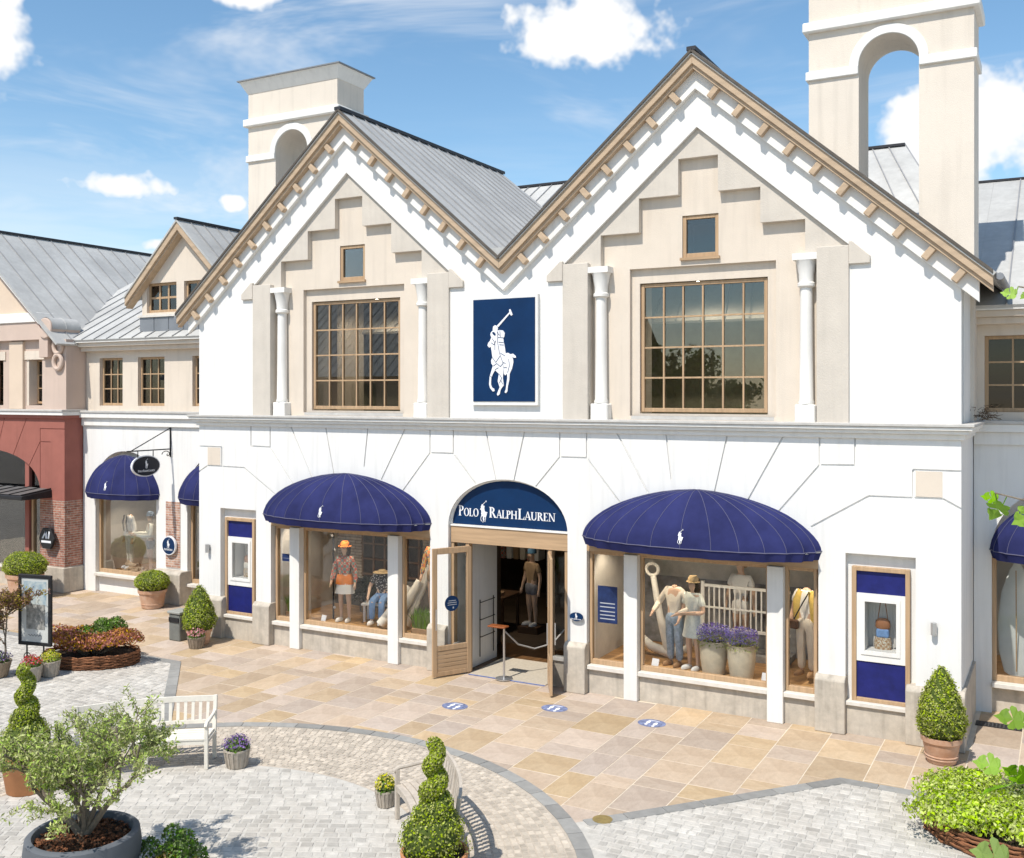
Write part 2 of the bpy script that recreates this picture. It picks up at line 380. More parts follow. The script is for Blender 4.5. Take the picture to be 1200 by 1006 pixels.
# cobble areas lie a few millimetres above the flags
def poly_sheet(name, pts, z, m):
    return tag(MB().add([(x, y, z) for x, y in pts], [tuple(range(len(pts)))]).build(name, m), kind='structure')
A0 = 2 * math.pi
def arc(r, a0, a1, n): return [(CC[0] + r * math.cos(a0 + (a1 - a0) * i / n), CC[1] + r * math.sin(a0 + (a1 - a0) * i / n)) for i in range(n + 1)]
aL, aR = R(133.5), R(43.5)
cob_left = poly_sheet('cobbled_court', [(-22, -2.07), (-6.5, -2.07)] + arc(R_OUT, aL, R(250), 30)[0:] + [(-22, -15)], .004, SETTBED)
cob_right = poly_sheet('cobbled_court', [(16, -2.13), (6.62, -2.13)] + arc(R_OUT, aR, R(-70), 30) + [(16, -15)], .004, SETTBED)
crescent = poly_sheet('cobbled_crescent', arc(R_OUT, 0, A0, 96)[:-1], .006, PINKBED)
inner = poly_sheet('cobbled_circle', arc(R_IN, 0, A0, 72)[:-1], .008, SETTBED)

def setts(pred, x0, x1, y0, y1, rot, px, py, z):
    out = []; c, s = math.cos(rot), math.sin(rot); L_ = max(x1 - x0, y1 - y0); cx, cy = (x0 + x1) / 2, (y0 + y1) / 2; v = -L_
    while v < L_:
        u = -L_ + random.random() * px
        while u < L_:
            w = px * random.uniform(.8, 1.45)
            x = cx + (u + w / 2) * c - v * s; y = cy + (u + w / 2) * s + v * c
            if x0 < x < x1 and y0 < y < y1 and pred(x, y): out.append((x, y, w - .012, py - .012, rot + random.gauss(0, .02)))
            u += w
        v += py
    return out
SP = .135
sett_l = setts(lambda x, y: region(x, y) == 'left' and rad(x, y) > R_OUT + .1 and y < -2.2 and y < -2.2 - (x + 6.55) * 1.1, -13, -1, -10.5, -2, 0, .145, .13, 0)
sett_r = setts(lambda x, y: region(x, y) == 'right' and rad(x, y) > R_OUT + .1 and y < -2.28 and y < -2.3 + (x - 6.62) * 1.19, 3.5, 12.5, -9, -2, R(2), .145, .13, 0)
sett_i = setts(lambda x, y: rad(x, y) < R_IN - .06, -4, 4, -12.4, -5, R(28), .15, .135, 0)
def sett_mesh(k, h): return slab_mesh(k, h, .16, .055)
pieces_to_scene(sett_r, lambda k: sett_mesh(k, .011), 'cobblestone', SETT, cob_right, 'cobblestones', 100, .0015)
pieces_to_scene(sett_l, lambda k: sett_mesh(k, .011), 'cobblestone', SETT, cob_left, 'cobblestones', 100, .0015)
pieces_to_scene(sett_i, lambda k: sett_mesh(k, .014), 'cobblestone', SETT, inner, 'cobblestones', 95, .0015)
ring = []
r_ = R_IN + .07
while r_ < R_OUT - .25:
    n = int(2 * math.pi * r_ / .105); o = random.random()
    for i in range(n):
        a = (i + o) * 2 * math.pi / n; x, y = CC[0] + r_ * math.cos(a), CC[1] + r_ * math.sin(a)
        if y > -11.5: ring.append((x, y, .105 * random.uniform(.75, .98), .078, a + math.pi / 2 + random.gauss(0, .04)))
    r_ += .088
pieces_to_scene(ring, lambda k: sett_mesh(k, .013), 'sett', PINK, crescent, 'small_setts', 0, .002)
# border stones: round the circle and along the two straight edges
def border(pts_a, pts_b, parent, h=.012):
    poly = MB()
    vs = [(*p, -.03) for p in (pts_a[0], pts_a[1], pts_b[1], pts_b[0])] + [(*p, h) for p in (pts_a[0], pts_a[1], pts_b[1], pts_b[0])]
    poly.add(vs, [(4, 5, 6, 7), (0, 1, 5, 4), (1, 2, 6, 5), (2, 3, 7, 6), (3, 0, 4, 7)]); return poly.build('border_stone', KERB, parent)
n = 72
for i in range(n):
    a0, a1 = i * A0 / n + .0012, (i + 1) * A0 / n - .0012
    if math.sin((a0 + a1) / 2) < -.45: continue
    f = lambda r, a: (CC[0] + r * math.cos(a), CC[1] + r * math.sin(a))
    border((f(R_OUT - .2, a0), f(R_OUT - .2, a1)), (f(R_OUT, a0), f(R_OUT, a1)), crescent, .016)
def straight(p, q, w, parent, step=.55, h=.013):
    p, q = Vector(p), Vector(q); d = (q - p); k = max(1, int(d.length / step)); d /= k; nrm = Vector((-d.y, d.x)).normalized() * w
    for i in range(k):
        a = p + d * (i + .01); b = p + d * (i + .99)
        border((tuple(a), tuple(b)), (tuple(a + nrm), tuple(b + nrm)), parent, h)
eL = arc(R_OUT + .005, aL, aL, 1)[0]; eR = arc(R_OUT + .005, aR, aR, 1)[0]
straight((-22, -2.2), (-6.52, -2.2), .2, cob_left); straight((-6.5, -2.02), (eL[0] - .02, eL[1] + .12), -.2, cob_left, h=.0145)
straight((6.62, -2.26), (16, -2.26), .2, cob_right); straight((eR[0] + .05, eR[1] + .1), (6.62, -2.08), -.2, cob_right, h=.0145)

# ------------------------------------------------------------------ the gabled shop
B = thing('shop_building', 'white twin-gabled shop with stepped cream gable panels, big upper windows and arched entrance', 'building')
GX = 3.82; M_ = .868; WX = 8.06
def zr(x, top=11.45): return top - M_ * abs(abs(x) - GX)
def glazed(parent, x0, x1, z0, z1, y, nx, ny, fw=.07, bw=.028, dep=.08, name='window', fm=TANZ, gm=None, world=True, bm=None):
    """a window part with frame, glazing bars and panes as its pieces"""
    w = sub(name, parent); w.matrix_parent_inverse = WM(parent).inverted()
    f = MB().box(x0, x0 + fw, y, y + dep, z0, z1).box(x1 - fw, x1, y, y + dep, z0, z1).box(x0 + fw, x1 - fw, y + .002, y + dep, z0, z0 + fw * 1.2).box(x0 + fw, x1 - fw, y + .002, y + dep, z1 - fw, z1)
    f.build('frame', fm, w, bevel=.006)
    ax0, ax1, az0, az1 = x0 + fw, x1 - fw, z0 + fw * 1.2, z1 - fw
    for i in range(1, nx):
        c = ax0 + (ax1 - ax0) * i / nx; MB().box(c - bw / 2, c + bw / 2, y + .015, y + dep - .01, az0, az1).build('glazing_bar', bm or fm, w)
    for j in range(1, ny):
        c = az0 + (az1 - az0) * j / ny; MB().box(ax0, ax1, y + .019, y + dep - .014, c - bw / 2, c + bw / 2).build('glazing_bar', bm or fm, w)
    pw, ph = (ax1 - ax0) / nx, (az1 - az0) / ny
    for i in range(nx):
        for j in range(ny):
            MB().box(ax0 + i * pw, ax0 + (i + 1) * pw, y + .04, y + .044, az0 + j * ph, az0 + (j + 1) * ph).build('pane', gm or GLASS_U, w)
    return w
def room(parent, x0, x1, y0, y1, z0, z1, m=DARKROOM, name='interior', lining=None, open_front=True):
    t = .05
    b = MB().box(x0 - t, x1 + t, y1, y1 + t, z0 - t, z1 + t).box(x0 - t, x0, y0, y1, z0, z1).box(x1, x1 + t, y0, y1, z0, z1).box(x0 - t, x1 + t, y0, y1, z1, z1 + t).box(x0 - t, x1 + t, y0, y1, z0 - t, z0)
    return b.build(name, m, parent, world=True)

# lower wall with openings and incised joints
wl = MB().box(-WX, WX, 0, .4, 0, 4.84).build('wall', W_WHITE, B)
cut = MB()
def arch_poly(c, hw, z0, zs, top, n=28, pw=1.0):
    return [(c - hw, z0), (c + hw, z0)] + [(c + hw * math.copysign(abs(math.cos(math.pi * i / n)) ** pw, math.cos(math.pi * i / n)), zs + (top - zs) * math.sin(math.pi * i / n) ** pw) for i in range(n + 1)]
cut.prism(arch_poly(.02, 1.31, -.2, 2.92, 3.87), -.2, .6)
for s in (-1, 1):
    cut.box(*sorted((s * 1.72, s * 5.9)), -.2, .6, -.2, 2.92)
    cut.box(*sorted((s * 6.33, s * 7.40)), -.2, .13, -.2, 2.93)
    cut.box(*sorted((s * 6.62, s * 7.10)), .1, .6, 1.36, 2.16)
boolean(wl, cut)
grv = MB()
def groove(*pts):
    for a, b in zip(pts[:-1], pts[1:]):
        grv.bar((a[0], .004, a[1]), (b[0], .004, b[1]), .028, .045, up=(0, 1, 0))
for s in (-1, 1):
    S = lambda *p: groove(*[(s * x, z) for x, z in p])
    S((1.17, 4.9), (1.17, 4.34)); S((1.72, 4.9), (1.72, 4.34)); S((1.17, 4.34), (1.72, 4.34)); S((1.72, 4.34), (2.38, 3.55)); S((1.17, 4.34), (.66, 3.76))
    S((.45, 4.9), (.18, 3.8)); S((2.30, 4.85), (2.92, 3.75)); S((3.25, 4.9), (3.36, 4.0)); S((4.39, 4.9), (4.14, 3.8)); S((5.35, 4.85), (4.72, 3.7))
    S((5.92, 4.9), (5.92, 4.35), (5.25, 3.55)); S((6.48, 4.9), (6.48, 4.36)); S((5.92, 4.35), (6.48, 4.36))
    S((5.78, 3.32), (6.69, 3.87), (7.79, 3.88)); S((7.36, 3.88), (7.36, 4.32)); S((7.36, 4.32), (8.2, 4.32)); S((7.80, 3.88), (8.2, 3.66))
boolean(wl, grv)
for s in (-1, 1): MB().box(*sorted((s * 7.40, s * 7.79)), -.006, .02, 3.90, 4.30).build('inlay_block', W_CREAM, B)
# side and back walls
for s in (-1, 1):
    MB().box(*sorted((s * (WX - .3), s * (WX - .001))), .4, 11, 0, 7.25).build('side_wall', W_WHITE, B)
    MB().box(*sorted((s * (WX - .01), s * (WX + .05))), -.02, 2.2, 0, .88).build('side_plinth', STONE, B)
MB().box(-WX, WX, 11, 11.3, 0, 8).build('back_wall', W_WHITE, B)
# upper wall
prof = [(-WX, 4.84), (WX, 4.84), (WX, zr(WX) - .1), (GX, 11.36), (0, zr(0) - .1), (-GX, 11.36), (-WX, zr(WX) - .1)]
wu = MB().prism(prof, 0, .2).build('wall', W_WHITE, B)
cut = MB()
for s in (-1, 1):
    c = s * GX; cut.prism([(c - 2.07, 5.0), (c + 2.07, 5.0), (c + 2.07, 7.86), (c + 2.66, 7.86), (c, 10.18), (c - 2.66, 7.86), (c - 2.07, 7.86)], -.2, .5)
boolean(wu, cut)
for s in (-1, 1):
    c = s * GX
    # deep cream wall in two steps, with the window openings cut through
    body = [(c - 2.72, 4.9), (c + 2.72, 4.9), (c + 2.72, 7.9), (c, 10.26), (c - 2.72, 7.9)]
    d1 = MB().prism(body, .203, .29).build('recess_wall', W_CREAM, B)
    boolean(d1, MB().box(c - 1.33, c + 1.33, 0, .6, 5.12, 7.79).box(c - .33, c + .33, 0, .6, 7.93, 8.68))
    d2 = MB().prism(body, .292, .40).build('recess_wall', W_CREAM, B)
    boolean(d2, MB().box(c - 1.17, c + 1.17, 0, .6, 5.16, 7.53).box(c - .332, c + .332, 0, .6, 7.928, 8.682))
    # stepped panel under the gable
    st = [(c + 2.655, 7.858), (c, 10.175), (c - 2.655, 7.858), (c - 1.85, 7.858), (c - 1.85, 8.43), (c - 1.1, 8.43), (c - 1.1, 9.04), (c - .36, 9.04), (c - .36, 9.67),
          (c + .36, 9.67), (c + .36, 9.04), (c + 1.1, 9.04), (c + 1.1, 8.43), (c + 1.85, 8.43), (c + 1.85, 7.858)]
    MB().prism(st, .07, .207).build('stepped_panel', W_BEIGE, B)
    for q in (-1, 1):
        a, b = sorted((c + q * 2.07, c + q * 2.57))
        a, b = (a, b + .012) if q < 0 else (a - .012, b)
        MB().box(a, b, -.05, .19, 5.03, 7.93).build('pilaster', W_BEIGE, B, bevel=.008)
        k0, k1 = c + q * 2.57, c + q * 2.9
        MB().prism([(k0, 7.62), (k1, 7.62), (k1, 7.74), (k0 + q * .05, 7.99), (k0, 7.99)], -.06, .02).build('kneeler', W_BEIGE, B, bevel=.008)
        cx = c + q * 1.86
        col = sub('column', B)
        MB().box(cx - .17, cx + .17, -.005, .26, 5.03, 5.34).build('base', W_TRIM, col, bevel=.02)
        MB().lathe([(.125, 5.34), (.135, 5.38), (.115, 5.42), (.108, 6.3), (.1, 7.28)], 18, (cx, .12, 0)).build('shaft', W_TRIM, col, smooth=True)
        MB().lathe([(.1, 7.28), (.145, 7.31), (.145, 7.36), (.12, 7.38), (.125, 7.5), (.165, 7.7), (.185, 7.74)], 18, (cx, .12, 0)).box(cx - .2, cx + .2, -.045, .25, 7.74, 7.85).build('capital', W_TRIM, col, smooth=True)
    glazed(B, c - 1.155, c + 1.155, 5.19, 7.515, .33, 6, 4, .06, .03)
    glazed(B, c - .328, c + .328, 7.932, 8.676, .225, 1, 1, .065, name='small_window')
    MB().box(c - .36, c + .36, .15, .25, 7.885, 7.931).build('window_sill', TAN, B)
    rm = room(B, c - 2.6, c + 2.6, .43, 4.2, 4.95, 7.8, mat('olive_room', (.36, .35, .27), .9, .25, 1.2))
    room(B, c - .6, c + .6, .43, 1.6, 7.9, 8.75, name='attic_interior')
    MB().box(c - 1.26, c - 1.19, .42, .95, 5.16, 7.55).box(c + 1.19, c + 1.26, .42, .95, 5.16, 7.55).build('window_reveal', ROOMWALL, B)
    MB().box(c - 1.3, c + 1.3, .2, .34, 5.06, 5.12).build('window_ledge', LEAD, B)
# raking band, barge boards and brackets
def rake(off0, off1, y0, y1, x_out, inner=0.):
    top = [(s * x_out, zr(x_out) - off0) for s in (1,)] + [(GX, 11.45 - off0), (0, zr(0) - off0), (-GX, 11.45 - off0), (-x_out, zr(x_out) - off0)]
    bot = [(-x_out, zr(x_out) - off1), (-GX, 11.45 - off1), (0, zr(0) - off1), (GX, 11.45 - off1), (x_out, zr(x_out) - off1)]
    return MB().prism(top + bot, y0, y1)
rake(.2, .63, -.09, .006, 8.32).build('raking_band', W_TRIM, B, bevel=.006)
for s in (-1, 1):
    for q in (-1, 1):
        xo = s * (8.52 if q == 1 else 0); c = s * GX; z0 = 11.45
        def strip(o0, o1, y0, y1, name, m):
            MB().prism([(c, z0 - o0), (xo, zr(xo) - o0), (xo, zr(xo) - o1), (c, z0 - o1)], y0, y1).build(name, m, B, bevel=.005)
        strip(-.012, .05, -.31, -.255, 'verge_trim', mat('verge_brown', (.10, .085, .07), .6, .2, 6)); strip(.045, .235, -.26, -.15, 'barge_board', TANB); strip(.225, .315, -.215, -.085, 'barge_board', TANB)
        n = 10 if q == 1 else 8
        for i in range(n):
            x = c + s * q * (.37 + .43 * i); zc = zr(x) - .415
            tx = Vector((1, 0, -M_ * (1 if abs(x) > GX else -1) * (1 if x > 0 else -1))).normalized()
            nx = Vector((0, 1, 0)).cross(tx); m3 = Matrix((tx, Vector((0, 1, 0)), nx)).transposed()
            MB().obox((x, -.135, zc), (.11, .12, .29), m3).build('bracket', TANB, B, bevel=.01)
# cornice over the ground storey
for p, z0, z1, m in ((.20, 5.0, 5.05, LEAD), (.17, 4.945, 5.0, W_TRIM), (.12, 4.885, 4.945, W_TRIM), (.05, 4.80, 4.885, W_TRIM)):
    MB().box(-WX - p, WX + p, -p, 2.25, z0, z1).build('cornice', m, B, bevel=.008)
# roofs
def seam_roof(parent, a, b, c, d, step, name='roof', m=None, seam=.03, thick=.06):
    """slope with eave a-b and ridge d-c; seams run from eave to ridge, each a piece of its own"""
    a, b, c, d = (Vector(q) for q in (a, b, c, d)); n = (b - a).cross(d - a).normalized()
    if n.z < 0: n = -n
    o = MB().add([a, b, c, d] + [q - n * thick for q in (a, b, c, d)], [(0, 1, 2, 3), (7, 6, 5, 4), (0, 4, 5, 1), (1, 5, 6, 2), (2, 6, 7, 3), (3, 7, 4, 0)]).build(name, m or ZINC, parent, world=True)
    L_ = (b - a).length; k = max(1, int(L_ / step))
    for i in range(1, k):
        t = i / k; p = a.lerp(b, t) + n * .014
        q = d.lerp(c, t) + n * .014
        if (q - p).length > .3: MB().bar(p, q, .022, .028, up=n).build('seam', SEAM, o, world=True)
    return o
for s in (-1, 1):
    c = s * GX; e = s * 8.56
    seam_roof(B, (0, -.29, zr(0) + .0), (0, 7.6, zr(0)), (c, 6.7, 11.45), (c, -.29, 11.45), .46)
    seam_roof(B, (e, -.29, zr(e)), (e, 9.5, zr(e)), (c, 6.7, 11.45), (c, -.29, 11.45), .46)
    MB().bar((c, -.31, 11.46), (c, 6.75, 11.46), .16, .07).build('ridge_cap', RIDGE, B)
    MB().add([(c, 6.7, 11.45), (e, 9.5, zr(e)), (0, 7.6, zr(0))], [(0, 1, 2)]).build('roof', ZINC, B)
    MB().tube([(e + s * .05, -.2, zr(e) - .05), (e + s * .05, 2.2, zr(e) - .05)], .055, 10).build('gutter', ZINC_D, B, smooth=True)
MB().prism([(-.18, zr(0) + .17), (.18, zr(0) + .17), (0, zr(0))], -.26, 5).build('valley_flashing', ZINC, B)
seam_roof(B, (-8.6, 2.6, 7.0), (8.6, 2.6, 7.0), (6.2, 8.0, 11.3), (-6.2, 8.0, 11.3), .5)
seam_roof(B, (8.6, 2.6, 7.0), (8.6, 13, 7.0), (6.2, 8.02, 11.3), (6.2, 8.0, 11.3), .5)
MB().bar((-6.2, 8, 11.32), (6.2, 8, 11.32), .14, .06).build('ridge_cap', RIDGE, B)

# stone pier bases, shop windows, display cases
def pier_base(x0, x1, y0, y1, h, parent=None):
    b = MB(); b.prism([(y0, 0), (y1, 0), (y1, h), (y0 + .07, h), (y0, h - .07)], x0, x1, 'x')
    return b.build('pier_base', STONE, parent or B, bevel=.012, world=True)
for s in (-1, 1):
    for a, b in ((5.86, 6.34), (7.26, 8.12), (1.30, 1.73)): pier_base(*sorted((s * a, s * b)), -.12, .25, .92)
    MB().box(*sorted((s * 6.335, s * 7.265)), .0, .13, 0, .47).build('plinth', STONE, B)
    MB().box(*sorted((s * 6.335, s * 7.265)), -.05, .131, .47, .54).build('window_sill', SILL, B, bevel=.008)
    # wall case: tan frame, navy panels, white panel with a niche
    vc = sub('display_case', B); x0, x1 = sorted((s * 6.42, s * 7.31))
    MB().box(x0, x0 + .07, .04, .128, .541, 2.72).box(x1 - .07, x1, .04, .128, .541, 2.72).box(x0 + .07, x1 - .07, .042, .128, 2.65, 2.72).box(x0 + .07, x1 - .07, .042, .128, .541, .60).build('frame', TANZ, vc, bevel=.006)
    MB().box(x0 + .07, x1 - .07, .09, .129, 2.29, 2.65).build('navy_panel', mat('navy_board', (.012, .016, .13), .5, .25, 6), vc)
    MB().box(x0 + .07, x1 - .07, .09, .129, .60, 1.19).build('navy_panel', MATS['navy_board'], vc)
    wp = MB().box(x0 + .07, x1 - .07, .07, .129, 1.19, 2.29).build('white_panel', W_TRIM, vc); n0, n1 = sorted((s * 6.62, s * 7.10))
    boolean(wp, MB().box(n0, n1, 0, .3, 1.36, 2.16))
    MB().box(n0 - .06, n1 + .06, .055, .07, 1.30, 1.36).box(n0 - .06, n1 + .06, .055, .07, 2.16, 2.22).box(n0 - .06, n0, .055, .07, 1.36, 2.16).box(n1, n1 + .06, .055, .07, 1.36, 2.16).build('moulding', W_TRIM, vc)
    nb = MB().box(n0 - .02, n1 + .02, .5, .53, 1.3, 2.2)
    for k in range(9): nb.box(n0 + .02 + k * .052, n0 + .05 + k * .052, .485, .5, 1.36, 2.16)
    nb.build('niche_back', W_TRIM, vc)
    MB().box(n0, n1, .10, .104, 1.36, 2.16).build('pane', GLASS, vc)
    # five-part shop window
    X = lambda a, b: sorted((s * a, s * b))
    MB().box(*X(1.735, 5.865), .05, .3, 0, .45).build('plinth', STONE, B)
    sw = sub('shop_window', B)
    for a, b in ((1.735, 2.47), (2.73, 5.06), (5.33, 5.855)):
        x0, x1 = X(a, b)
        MB().box(x0, x1, -.03, .26, .45, .53).build('sill', SILL, sw, bevel=.008)
        f = .055
        MB().box(x0, x0 + f, .1, .2, .531, 2.62).box(x1 - f, x1, .1, .2, .531, 2.62).box(x0 + f, x1 - f, .102, .2, .531, .62).box(x0 + f, x1 - f, .102, .2, 2.56, 2.62).build('frame', TANZ, sw, bevel=.006)
        MB().box(x0 + f, x1 - f, .15, .156, .62, 2.56).build('pane', GLASS, sw)
    for a, b in ((2.47, 2.73), (5.06, 5.33)): MB().box(*X(a, b), -.05, .22, 0, 2.622).build('post', W_TRIM, sw, bevel=.008)
    MB().box(*X(1.722, 5.898), -.005, .24, 2.624, 2.93).build('lintel', TAN, sw, bevel=.006)
    # the display bay behind it
    a, b = X(1.66, 6.0)
    MB().box(a, b, .24, 2.5, .44, .50).build('display_floor', wood('display_boards', (.55, .31, .13), .5, .6, 0, 5), B)
    MB().box(a, b, .24, 2.5, 2.98, 3.03).build('display_ceiling', ROOMWALL, B)
    for q in (a, b - .04): MB().box(q, q + .04, .42, 2.5, .5, 3.0).build('display_side', mat('bay_side', (.60, .57, .52), .9, .1), B)

# entrance: arch sign board, transom, side lights, doors
E_ = .02
def door_leaf(s):
    d = sub('door', B); d.location = (s * .86, .16, 0); d.rotation_euler = (0, 0, 0)
    a = math.atan2(-.74, s * .42); d.rotation_euler[2] = a
    w, t = .86, .05
    MB().box(0, .1, -t / 2, t / 2, .03, 2.52).box(w - .1, w, -t / 2, t / 2, .03, 2.52).box(.1, w - .1, -t / 2 + .002, t / 2 - .002, 2.4, 2.52).box(.1, w - .1, -t / 2 + .002, t / 2 - .002, .03, .12).box(.1, w - .1, -t / 2 + .002, t / 2 - .002, .52, .62).build('frame', TANZ, d, bevel=.006)
    for k in range(5): MB().box(.1, w - .1, -.016, .016, .122 + k * .08, .194 + k * .08).build('plank', TAN, d, bevel=.006)
    MB().box(.1, w - .1, -.004, .004, .62, 2.4).build('pane', GLASS, d)
    MB().tube([(w - .05, .07, .95), (w - .05, .07, 1.35)], .013, 8).tube([(w - .05, -.07, .95), (w - .05, -.07, 1.35)], .013, 8).build('handle', METAL, d, smooth=True)
    return d
DL, DR = door_leaf(-1), door_leaf(1)
en = sub('entrance_frame', B)
MB().box(E_ - 1.3, E_ + 1.3, .08, .3, 2.57, 2.9).build('transom', TAN, en, bevel=.006)
MB().box(E_ - 1.3, E_ + 1.3, .06, .3, 2.9, 2.935).build('moulding', W_TRIM, en)
for s in (-1, 1):
    for a, b in ((.87, .95), (1.22, 1.32)): MB().box(*sorted((s * a, s * b)), .1, .24, 0, 2.57).build('jamb', TANZ, en, bevel=.006)
    MB().box(*sorted((s * .95, s * 1.22)), .12, .24, 0, .5).build('kick_panel', STONE, en)
    MB().box(*sorted((s * .95, s * 1.22)), .08, .24, .5, .56).build('sill', SILL, en)
    MB().box(*sorted((s * .95, s * 1.22)), .16, .166, .56, 2.57).build('pane', GLASS, en)
    MB().box(*sorted((s * 1.30, s * 1.34)), .3, 1.5, 0, 2.95).build('lobby_wall', W_TRIM, en)
MB().box(-1.05, -1.0, .30, 1.45, .012, 2.6).build('lobby_panel', W_TRIM, en)
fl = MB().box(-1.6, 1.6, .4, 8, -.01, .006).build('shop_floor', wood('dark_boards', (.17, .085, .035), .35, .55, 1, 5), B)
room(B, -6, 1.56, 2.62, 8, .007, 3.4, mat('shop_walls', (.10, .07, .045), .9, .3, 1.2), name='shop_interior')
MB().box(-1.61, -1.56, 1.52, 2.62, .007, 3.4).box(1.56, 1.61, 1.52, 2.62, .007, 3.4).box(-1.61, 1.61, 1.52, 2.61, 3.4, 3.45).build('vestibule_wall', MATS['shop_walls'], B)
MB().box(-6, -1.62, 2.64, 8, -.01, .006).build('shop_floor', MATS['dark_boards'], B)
mt = MB().box(-.84, .84, .05, 1.5, -.005, .014).build('door_mat', mat('pale_mat', (.50, .44, .35), .95, .1, 20, .6, 200)); tag(mt, 'pale mat just inside the open shop entrance', 'mat')

# ------------------------------------------------------------------ towers
def tower(s, label):
    T = thing('tower', label, 'tower', (s * 6.75, 2.16, 0), group='arched roof towers of the gabled shop')
    k = dict(parent=T, world=True); x0, x1, y0, y1 = s * 6.75 - 1.37, s * 6.75 + 1.37, 1.67, 2.68; c = s * 6.75
    b = MB().box(x0, x1, y0, y1, 4.9, 12.9).build('shaft', W_CREAM2, **k)
    boolean(b, MB().prism(arch_poly(c, .5, 8.3, 11.33, 11.84), y0 - .3, y1 + .3))
    ring = [(c + r * math.cos(a), 11.33 + r * math.sin(a)) for r, rng in ((.66, range(0, 25)), (.503, range(24, -1, -1))) for a in (math.pi * i / 24 for i in rng)]
    for yy0, yy1 in ((y0 - .035, y0 + .01), (y1 - .01, y1 + .035)): MB().prism(ring, yy0, yy1).build('archivolt', W_TRIM, bevel=.006, **k)
    for a, e in ((x0 - .05, c - .505), (c + .505, x1 + .05)): MB().box(a, e, y0 - .05, y1 + .05, 11.19, 11.345).build('impost_band', W_TRIM, bevel=.01, **k)
    m = MB().box(x0 - .1, x1 + .1, y0 - .1, y1 + .1, 12.05, 12.23); m.build('band', W_TRIM, bevel=.02, **k)
    fl = MB(); ov = .16
    vs = [(x0 - .01, y0 - .01, 12.86), (x1 + .01, y0 - .01, 12.86), (x1 + .01, y1 + .01, 12.86), (x0 - .01, y1 + .01, 12.86), (x0 - ov, y0 - ov, 13.14), (x1 + ov, y0 - ov, 13.14), (x1 + ov, y1 + ov, 13.14), (x0 - ov, y1 + ov, 13.14)]
    fl.add(vs, [(3, 2, 1, 0), (4, 5, 6, 7), (0, 1, 5, 4), (1, 2, 6, 5), (2, 3, 7, 6), (3, 0, 4, 7)]).build('flared_cap', W_TRIM, **k)
    ov = .20
    MB().add([(x0 - ov, y0 - ov, 13.142), (x1 + ov, y0 - ov, 13.142), (x1 + ov, y1 + ov, 13.142), (x0 - ov, y1 + ov, 13.142), (x0 - ov, y0 - ov, 13.17), (x1 + ov, y0 - ov, 13.17), (x1 + ov, y1 + ov, 13.17), (x0 - ov, y1 + ov, 13.17), (c, 2.17, 13.30)],
             [(0, 3, 2, 1), (0, 1, 5, 4), (1, 2, 6, 5), (2, 3, 7, 6), (3, 0, 4, 7), (4, 5, 8), (5, 6, 8), (6, 7, 8), (7, 4, 8)]).build('cap_roof', ZINC_D, **k)
tower(-1, 'cream arched tower with flared cap rising behind the gable beside the dormer')
tower(1, 'cream arched tower with sky showing through its arch, beside the navy-shaded zinc roof')

